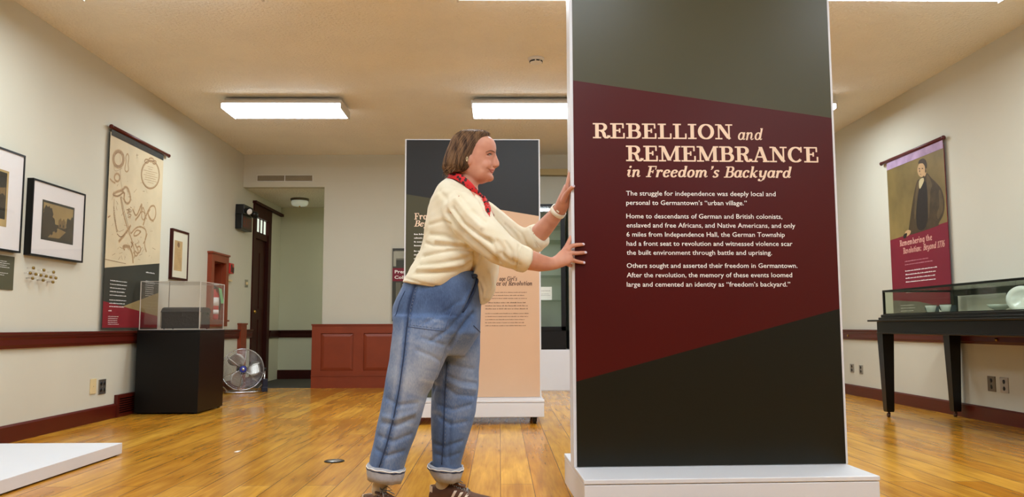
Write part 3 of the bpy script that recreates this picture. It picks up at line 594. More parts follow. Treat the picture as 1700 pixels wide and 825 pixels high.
poly(m, FL_, [(S(.5), Z(.38)), (S(.72), Z(.38)), (S(.72), Z(.56)), (S(.66), Z(.64)), (S(.6), Z(.56)), (S(.56), Z(.64)), (S(.5), Z(.56))], o+.0022, 3)
poly(m, FL_, [(S(.54), Z(.4)), (S(.57), Z(.4)), (S(.57), Z(.47)), (S(.54), Z(.47))], o+.0024, 0); poly(m, FL_, [(S(.64), Z(.4)), (S(.67), Z(.4)), (S(.67), Z(.47)), (S(.64), Z(.47))], o+.0024, 0)
obj('print_image', m, [DARKP, SKY, TREE, HOUSE, PATH], t, keep=True)
m = MB(); slab(m, FL_, 5.57, 6.25, 1.257, 1.763, .0425, .0435); obj('glazing', m, M['glass'], t)

t = picture_frame(FL_, 4.72, 5.45, 1.246, 1.905, .045, .012, 'black framed dark print cut off by the left edge of view', M['black'], M['paper'])
m = MB(); a0, a1, c0, c1 = 4.88, 5.285, 1.40, 1.765; S = lambda p: a0+(a1-a0)*p; Z = lambda q: c0+(c1-c0)*q
poly(m, FL_, [(a0, c0), (a1, c0), (a1, c1), (a0, c1)], .0395, 0)
poly(m, FL_, [(S(.05), Z(.13)), (S(.95), Z(.13)), (S(.95), Z(.96)), (S(.05), Z(.96))], .0398, 1)
poly(m, FL_, [(S(.08), Z(.5)), (S(.93), Z(.45)), (S(.93), Z(.7)), (S(.5), Z(.62)), (S(.08), Z(.9))], .0401, 3)
poly(m, FL_, blob(S(.85), Z(.45), .04, .05, 3), .0404, 2); poly(m, FL_, blob(S(.5), Z(.35), .1, .05, 5), .0404, 2)
obj('print_image', m, [M['agedpaper'], DARKP, TREE, HOUSE], t, keep=True)
m = MB(); slab(m, FL_, 4.735, 5.437, 1.26, 1.89, .0425, .0435); obj('glazing', m, M['glass'], t)

t = picture_frame(FL_, 7.985, 8.405, 1.222, 1.722, .03, .022, 'narrow dark framed old document above the glass display box', M['darkwood'], M['cream_mat'])
m = MB(); poly(m, FL_, [(8.05, 1.312), (8.25, 1.312), (8.25, 1.612), (8.05, 1.612)], .0245, 0)
poly(m, FL_, blob(8.15, 1.573, .03, .028, 4), .0248, 1); grey_lines(m, FL_, 8.065, 8.24, 1.525, 2, .012, .0248, 1, .004, 2); grey_lines(m, FL_, 8.065, 8.24, 1.495, 12, .0145, .0248, 1, .0045, 5)
obj('print_image', m, [M['agedpaper'], M['sepia']], t, keep=True)

# text card below the left frame
t = thing('text_card', 'small olive text card under the cut-off black frame', 'text card', FL_(5.27, 1.0))
m = MB(); slab(m, FL_, 5.08, 5.452, 1.0, 1.221, 0, .006); obj('card', m, mat('card_olive', (78, 76, 52), .6, .03, 4), t)
m = MB(); grey_lines(m, FL_, 5.1, 5.42, 1.182, 4, .013, .0065, 0, .0055, 2); obj('card_text', m, M['ink_white'], t, keep=True); m = MB(); grey_lines(m, FL_, 5.1, 5.40, 1.105, 2, .013, .0065, 0, .0055, 8); obj('card_text', m, M['ink_white'], t, keep=True)

# three clear brackets with brass fixings
for k, (y, lab) in enumerate(((5.615, 'leftmost of three clear brackets with brass screws below the house print'), (5.745, 'middle of three clear brackets with brass screws below the house print'), (5.870, 'rightmost of three clear brackets with brass screws below the house print'))):
    t = thing('wall_bracket', lab, 'wall bracket', FL_(y, 1.08), 0, 'clear brackets on the left wall')
    z = 1.122-.006*k
    m = MB(); slab(m, FL_, y-.042, y+.042, z-.012, z+.016, .03, .036); slab(m, FL_, y-.016, y+.016, z-.042, z+.046, .036, .042); slab(m, FL_, y-.012, y+.03, z-.034, z-.029, 0, .05); obj('clear_plate', m, M['acrylic'], t)
    for dy, dz in ((0, .05), (-.045, .0), (.045, -.004), (-.004, -.045)):
        m = MB(); m.cyl(FL_(y+dy*.75, z+dz*.75, 0), FL_(y+dy*.75, z+dz*.75, .03), .006, 12); obj('post', m, M['acrylic'], t); m = MB(); m.cyl(FL_(y+dy*.75, z+dz*.75, .036), FL_(y+dy*.75, z+dz*.75, .046), .0105, 12); obj('screw', m, mat('old_brass', (150, 124, 60), .4, .1, 20, metal=.6), t)

# map banner
t = thing('banner', 'cream map banner with dark olive foot hanging from a wooden rod', 'banner', FL_(7.17, .735))
m = MB(); m.cyl(FL_(6.655, 2.405, .032), FL_(7.80, 2.405, .032), .016, 14); m.sphere(FL_(6.645, 2.405, .032), .019); m.sphere(FL_(7.81, 2.405, .032), .019); obj('rod', m, M['redwood'], t)
m = MB(); slab(m, FL_, 6.66, 7.70, 2.335, 2.395, .028, .0295); obj('clear_sleeve', m, mat('sleeve_dark_reflection', (66, 72, 74), .15, .2, 6, spec=.8), t)  # dark reflections on the clear sleeve are painted as its colour
s0, s1 = 6.645, 7.705
m = MB(); slab(m, FL_, s0, s1, .735, 2.36, .022, .027)
zb0, zb1 = 1.235, 1.352; e = .0274
poly(m, FL_, [(s0, zb0), (s1, zb1), (s1, 2.36), (s0, 2.36)], e, 1)
poly(m, FL_, [(s0, .735), (s1, .735), (s1, zb1), (s0, zb0)], e, 2)
poly(m, FL_, [(s0, .75), (s1, .75), (s1, .87), (6.99, .93), (s0, .965)], e+.0003, 3)
poly(m, FL_, [(6.99, .93), (s1, .855), (s1, 1.075)], e+.0006, 4)
cl = obj('banner_cloth', m, [M['bannerdark'], M['parch'], M['bannerdark'], M['bannerred'], M['gold']], t, keep=True)
mp = lambda pts: [lw(a/2.948, 180+c/2.948, XL+.027) for a, c in pts]
m = MB(); e = .0278
strokes = [(A_(582, 235, 27, 40, 0, 360), .03, 0), (A_(582, 235, 21, 33, 0, 360), .014, 1), ([(627, 208), (635, 225), (628, 258), (633, 290), (620, 300), (611, 285), (620, 250), (617, 222), (627, 208)], .014, 0),
 (A_(575, 325, 13, 19, 0, 360), .022, 0), (A_(738, 312, 45, 69, 0, 360), .016, 1), (A_(738, 312, 41, 64, 0, 360), .008, 0),
 ([(553, 410), (570, 395), (600, 388), (618, 366), (636, 395), (641, 440), (622, 458), (606, 432), (612, 402), (596, 390)], .026, 0),
 ([(556, 412), (580, 418), (602, 400)], .02, 1), ([(560, 430), (556, 500), (575, 590)], .008, 0), ([(590, 420), (600, 480), (614, 540), (630, 592), (648, 640), (660, 700), (655, 720)], .016, 0), ([(594, 420), (606, 480), (622, 545), (640, 600)], .008, 1),
 ([(650, 480), (668, 525), (698, 440), (690, 500), (662, 535)], .022, 0), ([(700, 560), (730, 470), (760, 460), (765, 515), (745, 545), (722, 500)], .02, 0), ([(668, 530), (700, 480), (718, 530)], .014, 0),
 ([(580, 640), (612, 602), (640, 560)], .03, 0), ([(640, 600), (676, 560), (722, 582), (704, 650), (716, 690)], .018, 0), ([(600, 668), (630, 660), (648, 700), (650, 745)], .024, 0), ([(660, 650), (680, 690), (664, 716), (652, 690)], .016, 0),
 ([(572, 600), (590, 620), (612, 600)], .012, 1), ([(505, 722), (560, 735), (615, 747)], .006, 1), ([(672, 208), (674, 232)], .006, 1), ([(668, 216), (680, 216)], .005, 1), ([(585, 195), (592, 230), (590, 330), (600, 390)], .006, 0), ([(560, 255), (560, 300), (600, 280)], .006, 0)]
strokes += [([(540, 330), (552, 345), (566, 352)], .016, 0), ([(528, 520), (540, 512)], .016, 1), ([(700, 470), (712, 500), (706, 540), (690, 520), (700, 470)], .014, 0), ([(735, 480), (724, 500), (732, 530), (752, 540)], .022, 0), ([(690, 590), (672, 610), (650, 612), (668, 580), (690, 590)], .016, 0),
 ([(700, 650), (712, 630), (720, 600)], .014, 0), ([(640, 640), (650, 655), (640, 668)], .018, 1), ([(668, 668), (684, 660), (690, 684), (672, 700), (660, 684)], .016, 0), ([(610, 680), (598, 664), (612, 655), (636, 664)], .02, 0), ([(630, 480), (640, 482), (640, 496), (630, 496), (630, 480)], .008, 0), ([(630, 505), (640, 507), (640, 520), (630, 520), (630, 505)], .008, 0), ([(556, 500), (572, 596), (606, 580)], .006, 0)]
for k in range(16): strokes.append(([(557+k*.9-3, 470+k*8), (557+k*.9+4, 471+k*8)], .006, 1))
rn = random.Random(5)
for k in range(60):
    x = rn.uniform(552, 745); y = rn.uniform(330, 730); strokes.append(([(x, y), (x+rn.uniform(-16, 16), y+rn.uniform(-4, 22))], .005, k % 2))
for k in range(14): strokes.append(([(625+rn.uniform(-8, 14), 470+k*4), (631+rn.uniform(-8, 14), 474+k*4)], .012, 0))
for k, wd in enumerate((14, 10, 34, 22, 34, 26, 30, 14)): strokes.append(([(738-wd, 275+k*11-wd*.25), (738+wd, 275+k*11+wd*.25)], .006, 0))
for q in ((720, 246, 10, 9), (742, 240, 12, 9), (758, 252, 9, 8)): strokes.append((A_(q[0], q[1], q[2], q[3], 0, 360), .016, 1))
for k, (pts, wd, mi) in enumerate(strokes):
    pp = mp(chaikin(pts, 3) if len(pts) > 2 else pts)
    if wd > .013: ribbon(m, FL_, pp, wd*1.15, e+(k % 9)*.00006, 2); ribbon(m, FL_, pp, wd*.62, e+.0006+(k % 9)*.00004, 0); ribbon(m, FL_, pp, wd*.22, e+.0010+(k % 9)*.00004, mi)
    else: ribbon(m, FL_, pp, wd*.6, e+.0010+(k % 9)*.00004, mi)
obj('map_ink', m, [mat('map_wash', (176, 144, 104), .7, .15, 40), M['sepia'], mat('map_pale_wash', (204, 176, 134), .7, .12, 30)], cl, keep=True)
for k in range(5):
    m = MB(); grey_lines(m, FL_, 6.75, 7.06, 1.135-.03*k, 1, .03, .0278, 0, .010, 3+k); obj('banner_text', m, M['ink_white'], cl, keep=True)
m = MB(); grey_lines(m, FL_, 6.75, 7.06, .975, 3, .027, .0278, 0, .010, 4); obj('banner_text', m, M['ink_white'], cl, keep=True)
m = MB(); grey_lines(m, FL_, 7.42, 7.62, 1.245, 1, .03, .0278, 0, .014, 9); obj('banner_text', m, M['ink_white'], cl, keep=True); m = MB(); grey_lines(m, FL_, 7.42, 7.62, 1.17, 8, .019, .0278, 0, .007, 5); obj('banner_text', m, M['ink_white'], cl, keep=True)
m = MB(); grey_lines(m, FL_, 6.74, 6.80, .885, 1, .03, .0282, 0, .012, 6); obj('banner_text', m, M['ink_white'], cl, keep=True); m = MB(); grey_lines(m, FL_, 6.74, 6.93, .84, 5, .016, .0282, 0, .006, 7); obj('banner_text', m, M['ink_white'], cl, keep=True)

# outlets, switch, alarm
def plate(F, s0, s1, z0, z1, label, pm, holes, cat='outlet', name='wall_outlet', hm=None, d=.007):
    t = thing(name, label, cat, F((s0+s1)/2, z0))
    m = MB(); slab(m, F, s0, s1, z0, z1, 0, d); obj('cover_plate', m, pm, t, .002)
    for hs, hz in holes:
        m = MB(); a, c = s0+(s1-s0)*hs, z0+(z1-z0)*hz; q = F(a, c, 0); n = (F(a, c, 1)-q)
        m.cyl(q+n*(d-.001), q+n*(d+.0015), .0155, 16); obj('receptacle', m, hm or M['blackplastic'], t)
    m = MB(); q = F((s0+s1)/2, (z0+z1)/2, 0); n = F(0, 0, 1)-F(0, 0, 0); m.cyl(q+n*d, q+n*(d+.0015), .004, 8); obj('screw', m, M['steel'], t)
    return t
plate(FL_, 6.545, 6.64, .227, .345, 'ivory blank wall plate above the left baseboard', M['ivory'], [], 'wall plate', 'wall_plate')
plate(FL_, 6.682, 6.80, .213, .332, 'steel four-socket outlet beside the ivory wall plate', M['steel'], [(.28, .28), (.28, .72), (.72, .28), (.72, .72)])
t = plate(FL_, 10.36, 10.49, 1.258, 1.352, 'steel light switch plate beside the dark door', M['steel'], [], 'light switch', 'light_switch')
m = MB(); slab(m, FL_, 10.405, 10.435, 1.285, 1.322, .007, .022); obj('toggle', m, M['ivory'], t)
t = thing('fire_alarm', 'small red fire alarm box right of the extinguisher niche', 'fire alarm', FL_(9.70, 1.383))
m = MB(); slab(m, FL_, 9.632, 9.775, 1.383, 1.507, 0, .055); obj('housing', m, M['red'], t, .006)
m = MB(); slab(m, FL_, 9.72, 9.765, 1.395, 1.46, .055, .059); slab(m, FL_, 9.66, 9.70, 1.40, 1.49, .055, .058); obj('sounder', m, M['blackplastic'], t)
m = MB(); slab(m, FL_, 9.632, 9.80, 1.295, 1.315, 0, .03); obj('conduit_cover', m, M['ivory'], t)

# extinguisher niche and extinguisher
t = thing('niche_casing', 'red-brown wooden niche casing on the left wall with an extinguisher inside', 'wall niche', FL_(9.315, .76))
m = MB(); d_ = .05
slab(m, FL_, 9.035, 9.12, .76, 1.58, 0, d_); slab(m, FL_, 9.51, 9.60, .76, 1.58, 0, d_); slab(m, FL_, 9.12, 9.51, 1.49, 1.58, 0, d_); slab(m, FL_, 9.12, 9.51, .76, .83, 0, d_)
slab(m, FL_, 9.02, 9.612, 1.572, 1.592, 0, d_+.012); slab(m, FL_, 9.02, 9.612, .815, .835, 0, d_+.02); obj('casing', m, M['wains'], t)
m = MB(); slab(m, FL_, NY0, NY1, NZ0, NZ1, -.19, -.18)
slab(m, FL_, NY0, NY0+.008, NZ0, NZ1, -.18, 0); slab(m, FL_, NY1-.008, NY1, NZ0, NZ1, -.18, 0); slab(m, FL_, NY0, NY1, NZ0, NZ0+.008, -.18, 0); slab(m, FL_, NY0, NY1, NZ1-.008, NZ1, -.18, 0); struct('wall_niche', m, M['wains'])
EXC = FL_(9.36, NZ0+.009, -.035); TE = Matrix.Translation(EXC)
t = thing('fire_extinguisher', 'red fire extinguisher with green tag standing in the wooden niche', 'fire extinguisher', EXC)
m = MB(); m.lathe([(.05, 0), (.058, .008), (.06, .02), (.06, .27), (.05, .30), (.024, .325), (.02, .345)], 22, TE); obj('cylinder', m, M['red'], t)
m = MB(); m.lathe([(.0606, .155), (.0606, .25)], 22, TE); m.lathe([(.0606, .06), (.0606, .11)], 22, TE); obj('label_wrap', m, M['ink_white'], t)
m = MB(); m.cyl(EXC+Vector((0, 0, .345)), EXC+Vector((0, 0, .385)), .016); m.box(-.01, .01, -.07, .03, .385, .395, TE); m.box(-.01, .01, -.065, .02, .405, .413, TE); obj('valve', m, M['blackplastic'], t)
m = MB(); m.tube([EXC+Vector(p) for p in ((.0, .02, .37), (.03, .06, .36), (.05, .075, .30), (.05, .075, .18), (.045, .07, .1))], .009, 8); obj('hose', m, M['blackplastic'], t)
m = MB(); m.add([EXC+Vector(p) for p in ((.066, -.03, .36), (.066, .07, .35), (.078, .13, .19), (.078, .04, .18))], [(0, 1, 2, 3)]); m.add([EXC+Vector(p) for p in ((.0645, -.03, .36), (.0645, .07, .35), (.0765, .13, .19), (.0765, .04, .18))], [(3, 2, 1, 0)]); obj('inspection_tag', m, M['green'], t)

# exit sign with emergency lamps
t = thing('exit_sign', 'black EXIT sign with two emergency lamp heads on the left wall', 'exit sign', FL_(10.13, 1.95))
m = MB(); slab(m, FL_, 9.93, 10.33, 1.95, 2.135, 0, .085); slab(m, FL_, 9.93, 10.31, 2.135, 2.255, 0, .105); obj('housing', m, M['blackplastic'], t, .006)
m = MB(); slab(m, FL_, 9.955, 10.31, 1.965, 2.12, .085, .0875); obj('face', m, mat('sign_face', (66, 40, 32), .4, .05, 9), t)
m = MB()
er = mat('exit_letters', (120, 46, 36), .5, .04, 9); o = .0882; zz0, zz1 = 1.985, 2.10; h_ = zz1-zz0
def bar(a, c, e_, f): poly(m, FL_, [(a, e_), (c, e_), (c, f), (a, f)], o, 0)
x = 9.97; bar(x, x+.02, zz0, zz1); bar(x+.02, x+.065, zz0, zz0+.02); bar(x+.02, x+.06, zz0+h_*.42, zz0+h_*.58); bar(x+.02, x+.065, zz1-.02, zz1)
x = 10.055; ribbon(m, FL_, [(x, zz0), (x+.075, zz1)], .02, o); ribbon(m, FL_, [(x, zz1), (x+.075, zz0)], .02, o+.0001)
x = 10.155; bar(x, x+.02, zz0, zz1)
x = 10.195; bar(x, x+.08, zz1-.02, zz1); bar(x+.03, x+.05, zz0, zz1-.02)
obj('lettering', m, er, t, keep=True)
for (p, dr) in ((FL_(9.93, 2.165, .155), Vector((.75, -.55, -.3))), (FL_(10.14, 2.155, .165), Vector((.25, .9, -.25)))):
    q = Matrix.Translation(p) @ dr.to_track_quat('Z', 'Y').to_matrix().to_4x4()
    m = MB(); m.lathe([(0, -.045), (.025, -.043), (.04, -.02), (.047, .02), (.047, .03), (.043, .03)], 20, q); m.cyl(p-dr.normalized()*.03, FL_(p.y, p.z+.03, .1), .012, 10); hd = obj('lamp_head', m, M['blackplastic'], t)
    m = MB(); m.lathe([(.043, .026), (.03, .036), (0, .04)], 20, q); obj('lamp_lens', m, M['porcelain'], hd)

# floor register in the left baseboard
t = thing('wall_register', 'red-brown slatted register set in the baseboard beside the black pedestal', 'vent', FL_(7.17, 0))
m = MB(); y0, y1 = 6.965, 7.40; slab(m, FL_, y0, y1, 0, .03, .018, .03); slab(m, FL_, y0, y1, .155, .187, 0, .03); slab(m, FL_, y0, y0+.035, .03, .155, 0, .03); slab(m, FL_, y1-.035, y1, .03, .155, 0, .03); obj('frame', m, M['redwood'], t)
m = MB(); slab(m, FL_, y0+.03, y1-.03, .03, .155, .018, .0195); obj('backing', m, M['black'], t)
for k in range(6):
    m = MB(); z = .04+k*.019; slab(m, FL_, y0+.035, y1-.035, z, z+.008, .0195, .028); obj('slat', m, M['redwood'], t)

# ================================================================== PEDESTAL AND CASE
PX0, PX1, PY0, PY1, PZ = -3.178, -2.63, 7.206, 7.85, .728
t = thing('pedestal', 'black square pedestal against the left wall carrying a clear display box', 'pedestal', ((PX0+PX1)/2, (PY0+PY1)/2, 0))
m = MB(); m.box(PX0, PX1, PY0, PY1, .012, PZ-.02); obj('body', m, M['black'], t, .002)
m = MB(); m.box(PX0, PX1, PY0, PY1, PZ-.019, PZ); obj('top_panel', m, M['black'], t, .002)
m = MB()
for x in (PX0+.03, PX1-.03):
    for y in (PY0+.03, PY1-.03): m.cyl((x, y, 0), (x, y, .012), .015, 10)
obj('glide', m, M['blackplastic'], t)
vx0, vx1, vy0, vy1, vz = PX0+.014, PX1-.012, PY0+.012, PY1-.012, 1.156
t = thing('display_cover', 'clear acrylic box cover on the black pedestal', 'display cover', ((vx0+vx1)/2, (vy0+vy1)/2, PZ))
w_ = .005
for a in ((vx0, vx1, vy0, vy0+w_), (vx0, vx1, vy1-w_, vy1), (vx0, vx0+w_, vy0+w_, vy1-w_), (vx1-w_, vx1, vy0+w_, vy1-w_)):
    m = MB(); m.box(*a, PZ+.0005, vz-w_); obj('side_pane', m, M['acrylic'], t)
m = MB(); m.box(vx0, vx1, vy0, vy1, vz-w_, vz); obj('top_pane', m, M['acrylic'], t)
m = MB(); g = .003
for x in (vx0, vx1):
    for y in (vy0, vy1): m.box(x-g, x+g, y-g, y+g, PZ+.001, vz)
    m.box(x-g, x+g, vy0, vy1, vz-g, vz+g*.3); m.box(x-g, x+g, vy0, vy1, PZ+.001, PZ+.005)
for y in (vy0, vy1): m.box(vx0, vx1, y-g, y+g, vz-g, vz+g*.3); m.box(vx0, vx1, y-g, y+g, PZ+.001, PZ+.006)
obj('polished_edge', m, mat('acrylic_edge', (206, 200, 190), .3, .05, 30), t)
tx0, tx1, ty0, ty1, tz0, tz1 = -3.035, -2.685, 7.36, 7.60, PZ+.012, .935
t = thing('leather_trunk', 'small worn black leather trunk inside the clear display box', 'trunk', ((tx0+tx1)/2, (ty0+ty1)/2, PZ))
m = MB(); m.box(tx0, tx1, ty0, ty1, tz0, tz1-.045)
bmw = 6
for x in (tx0+.02, tx1-.02):
    for y in (ty0+.02, ty1-.02): m.sphere((x, y, PZ+.007), .007, 10)
body = obj('trunk_body', m, M['leather'], t, .006)
m = MB(); rings = []
for i in range(9):
    f = i/8; y = ty0-.006+(ty1-ty0+.012)*f; hgt = tz1-.045+.045*math.sin(math.pi*f)**.5+.004*math.sin(f*9)
    rings.append([Vector((tx0-.006, y, tz1-.05)), Vector((tx0-.006, y, hgt)), Vector((tx1+.006, y, hgt)), Vector((tx1+.006, y, tz1-.05))])
m.ring(rings, False); obj('trunk_lid', m, M['leather'], t, .004)
for x, s in ((tx0, -1), (tx1, 1)):
    m = MB(); m.tube([Vector((x+s*.004, 7.44, .88)), Vector((x+s*.022, 7.45, .865)), Vector((x+s*.026, 7.48, .85)), Vector((x+s*.022, 7.51, .865)), Vector((x+s*.004, 7.52, .88))], .006, 8); obj('handle', m, M['leather'], t)
    m = MB(); m.box(x-.004, x+.004, ty0-.008, ty0+.002, tz0+.01, tz1-.05); obj('strap', m, mat('pale_strap', (150, 142, 126), .6, .1, 20), t)
m = MB(); m.box(tx0+.16, tx0+.19, ty0-.008, ty0, tz1-.085, tz1-.05); obj('latch', m, mat('dark_iron', (60, 58, 55), .4, metal=.8), t)

# ================================================================== DRUM FAN
FC = Vector((-2.985, 9.56, .262)); fr_ = .236
TF = Matrix.Translation(FC) @ Matrix.Rotation(R(24), 4, 'Z') @ Matrix.Rotation(R(84), 4, 'X')     # local z faces the room
t = thing('floor_fan', 'round wire-cage floor fan beside the black pedestal', 'fan', (FC.x, FC.y, 0))
def circ(r, z, n=48): return [TF @ Vector((r*math.cos(2*math.pi*k/n), r*math.sin(2*math.pi*k/n), z)) for k in range(n)]
for sgn, nm in ((1, 'front_grille'), (-1, 'rear_grille')):
    m = MB()
    for k in range(13):
        r = .045+k*(fr_-.05)/12.0; z = sgn*(.055*math.cos(r/fr_*1.45)+.012); m.tube(circ(r, z), .0014, 5, closed=True)
    for k in range(6):
        a = 2*math.pi*k/6+.35; m.tube([TF @ Vector((r*math.cos(a), r*math.sin(a), sgn*(.055*math.cos(r/fr_*1.45)+.014))) for r in (.04, .1, .16, .2, fr_)], .0028, 6)
    obj(nm, m, M['chrome'], t)
m = MB(); m.tube(circ(fr_, 0), .008, 8, closed=True); m.tube(circ(fr_+.002, .012), .004, 6, closed=True); m.tube(circ(fr_+.002, -.012), .004, 6, closed=True); obj('rim', m, M['chrome'], t)
for k in range(3):
    m = MB(); a0 = 2*math.pi*k/3+1.9; rr = []
    for i in range(7):
        f = i/6; r = .04+.16*f; wd = .32+.55*math.sin(math.pi*min(1, f*.85+.1)); 
        row = []
        for j in range(6):
            g_ = (j/5-.5); a = a0+g_*wd*1.5+f*.35; row.append(TF @ Vector((r*math.cos(a), r*math.sin(a), -g_*.06)))
        rr.append(row)
    vs = [p for r in rr for p in r]; m.add(vs, [(i*6+j, i*6+j+1, (i+1)*6+j+1, (i+1)*6+j) for i in range(6) for j in range(5)], True)
    b = obj('blade', m, M['steel'], t, keep=True); sm = b.modifiers.new('solid', 'SOLIDIFY'); sm.thickness = .002
m = MB(); m.lathe([(0, .07), (.034, .066), (.038, .058), (.038, .05), (0, .048)], 22, TF); obj('hub_badge', m, M['bluebadge'], t)
m = MB(); m.lathe([(0, .074), (.016, .073), (.02, .066)], 18, TF); obj('badge_emblem', m, M['chrome'], t)
m = MB(); m.lathe([(0, -.12), (.05, -.118), (.055, -.1), (.055, -.03), (.03, -.02), (0, -.02)], 20, TF); obj('motor', m, M['blackplastic'], t)
rgt = Vector((math.cos(R(24)), math.sin(R(24)), 0)); bk = Vector((-math.sin(R(24)), math.cos(R(24)), 0))
m = MB()
P_ = lambda a, c, z: Vector((FC.x, FC.y, 0))+rgt*a+bk*c+Vector((0, 0, z))
m.tube([P_(-.13, .1, .012), P_(-.2, -.12, .012), P_(-.12, -.16, .012), P_(.12, -.16, .012), P_(.2, -.12, .012), P_(.13, .1, .012), P_(-.13, .1, .012)], .011, 8)
m.tube([P_(.15, -.02, .012), P_(.245, 0, .10), P_(.25, 0, .26)], .009, 8); m.tube([P_(-.15, -.02, .012), P_(-.245, 0, .10), P_(-.25, 0, .26)], .009, 8); obj('stand', m, M['chrome'], t)
m = MB(); m.sphere(P_(.252, 0, .26), .02); m.sphere(P_(-.252, 0, .26), .02); obj('tilt_knob', m, M['blackplastic'], t)
m = MB(); m.box(-.03, .03, -.035, .035, .055, .15, Matrix.Translation(P_(.25, -.03, .0)) @ Matrix.Rotation(R(24), 4, 'Z')); m.box(-.035, .035, -.04, .04, .0, .058, Matrix.Translation(P_(.245, -.03, .0)) @ Matrix.Rotation(R(24), 4, 'Z')); obj('switch_box', m, mat('dark_navy_plastic', (26, 32, 50), .3, .05, 9), t, .006)

# ================================================================== FLOOR ITEMS
t = thing('platform', 'low white platform on the floor at lower left', 'platform', (-2.66, 3.8, 0))
m = MB(); m.box(-3.07, -2.243, 2.75, 4.95, .008, .07); obj('deck', m, M['white'], t, .002)
m = MB(); m.box(-3.05, -2.262, 2.77, 4.93, 0, .008); obj('plinth', m, M['black'], t)
t = thing('floor_outlet', 'round brass-grey floor outlet cover left of the jeans', 'floor outlet', (-.93, 4.664, 0))
m = MB(); m.lathe([(.036, .0), (.056, 0), (.056, .004), (.05, .006), (.04, .005), (.036, .002)], 28, Matrix.Translation((-.93, 4.664, 0))); obj('rim', m, M['black'], t)
m = MB(); m.lathe([(0, .002), (.04, .002), (.04, .0045), (0, .0045)], 28, Matrix.Translation((-.93, 4.664, 0))); obj('lid', m, M['steel'], t)
m = MB(); m.add([Vector(p) for p in ((-1.604, 5.02, .001), (-1.58, 5.015, .001), (-1.572, 5.05, .004), (-1.597, 5.058, .001), (-1.604, 5.02, .003), (-1.58, 5.015, .003), (-1.572, 5.05, .006), (-1.597, 5.058, .003))], [(0, 3, 2, 1), (4, 5, 6, 7), (0, 1, 5, 4), (1, 2, 6, 5), (2, 3, 7, 6), (3, 0, 4, 7)])
tag(obj('paper_scrap', m, M['ink_white']), 'tiny white paper scrap lying on the wooden floor', 'paper scrap')

# ================================================================== BACK WALL DISPLAYS
t = thing('wall_panel', 'dark wall panel with a maroon label on the back wall behind the person', 'wall panel', (-.95, YB, .82))
m = MB(); m.m = 0; slab(m, FB_, -1.345, -.55, .82, 1.727, 0, .03)
PHO = [mat('photo_dark', (62, 62, 50), .5, .15, 6), mat('photo_mid', (112, 110, 92), .5, .15, 8), mat('photo_pale', (170, 168, 148), .5, .1, 8)]
mats = [M['bannerdark'], M['bannermar']] + PHO
poly(m, FB_, [(-1.343, .822), (-.552, .822), (-.552, 1.725), (-1.343, 1.725)], .0304, 2)
lay = 0
for q in ((-1.32, -.6, 1.58, 1.70, 3), (-1.335, -1.20, 1.60, 1.69, 4), (-1.25, -.7, 1.50, 1.56, 2), (-1.335, -1.30, 1.50, 1.60, 4), (-1.30, -1.24, .98, 1.30, 3), (-1.22, -1.17, .98, 1.28, 4), (-1.335, -.6, .94, .97, 3), (-1.33, -.6, .90, .92, 3), (-1.15, -1.12, 1.0, 1.28, 3)):
    lay += .0002; poly(m, FB_, [(q[0], q[2]), (q[1], q[2]), (q[1], q[3]), (q[0], q[3])], .0307+lay, q[4])
poly(m, FB_, [(-1.343, 1.315), (-.552, 1.315), (-.552, 1.48), (-1.343, 1.48)], .0335, 1)
pb = obj('panel_board', m, mats, t, keep=True)
m = MB(); font_line('Presenting', -1.315, -.995, 1.415, FB_, .0338, m, h=.055, bold=.02); font_line('Collections', -1.318, -.975, 1.345, FB_, .0338, m, h=.055, bold=.02); obj('label_text', m, M['ink_white'], pb, keep=True)

def vitrine(x0, x1, label, fm, lit):
    y0, y1 = 9.55, 10.05; zb, zt = .478, 2.19
    t = thing('display_case', label, 'display case', ((x0+x1)/2, (y0+y1)/2, .478))
    m = MB(); m.box(x0, x1, y0, y1, zb, .70); obj('base_drawer', m, M['black'] if lit else mat('case_base_grey', (60, 66, 58), .4), t)
    m = MB(); fw = .052 if lit else .022
    for a, c in ((x0, x0+fw), (x1-fw, x1)): m.box(a, c, y0-.012, y0+.01, .70, zt)
    m.box(x0, x1, y0-.012, y0+.01, .70, .745); m.box(x0, x1, y0-.012, y0+.01, zt-.03, zt)
    obj('door_frame', m, fm, t)
    m = MB(); m.box(x0, x1, y0+.01, y1, zt-.03, zt); obj('roof_panel', m, fm, t)
    m = MB(); m.box(x0+.005, x1-.005, y1-.02, y1, .70, zt-.03); obj('back_panel', m, M['casegrey'], t)
    for a in (x0, x1-.012):
        m = MB(); m.box(a, a+.012, y0+.01, y1-.02, .70, zt-.03); obj('side_panel', m, M['casegrey'], t)
    for z in (1.05, 1.34, 1.54, 1.76, 1.93):
        m = MB(); m.box(x0+.014, x1-.014, y0+.05, y1-.02, z, z+.008); obj('shelf', m, M['greenglass'], t)
    m = MB(); m.box(x0+fw, x1-fw, y0-.004, y0+.002, .745, zt-.03); obj('door_pane', m, M['glass'], t)
    m = MB(); m.box(x0+.05, x1-.06, y0+.03, y0+.08, zt-.075, zt-.045); obj('light_strip', m, M['led'], t)
    return t
t = thing('case_plinth', 'long plain white plinth under the black display case at the back', 'plinth', (.6, 9.8, 0))
m = MB(); m.box(-.45, 1.70, 9.535, 10.1, 0, .478); obj('plinth_body', m, M['white'], t)
m = MB(); m.box(-.45, 1.70, 9.53, 9.535, .01, .47); obj('front_panel', m, M['white'], t)
vitrine(-.40, .768, 'black framed glass display case behind the raised hands', M['black'], True)
vitrine(.815, 1.65, 'grey framed glass display case right of the black one', M['steel'], False)
t = thing('label_card', 'small white label card standing inside the black display case', 'label card', (.54, 9.66, 1.058))
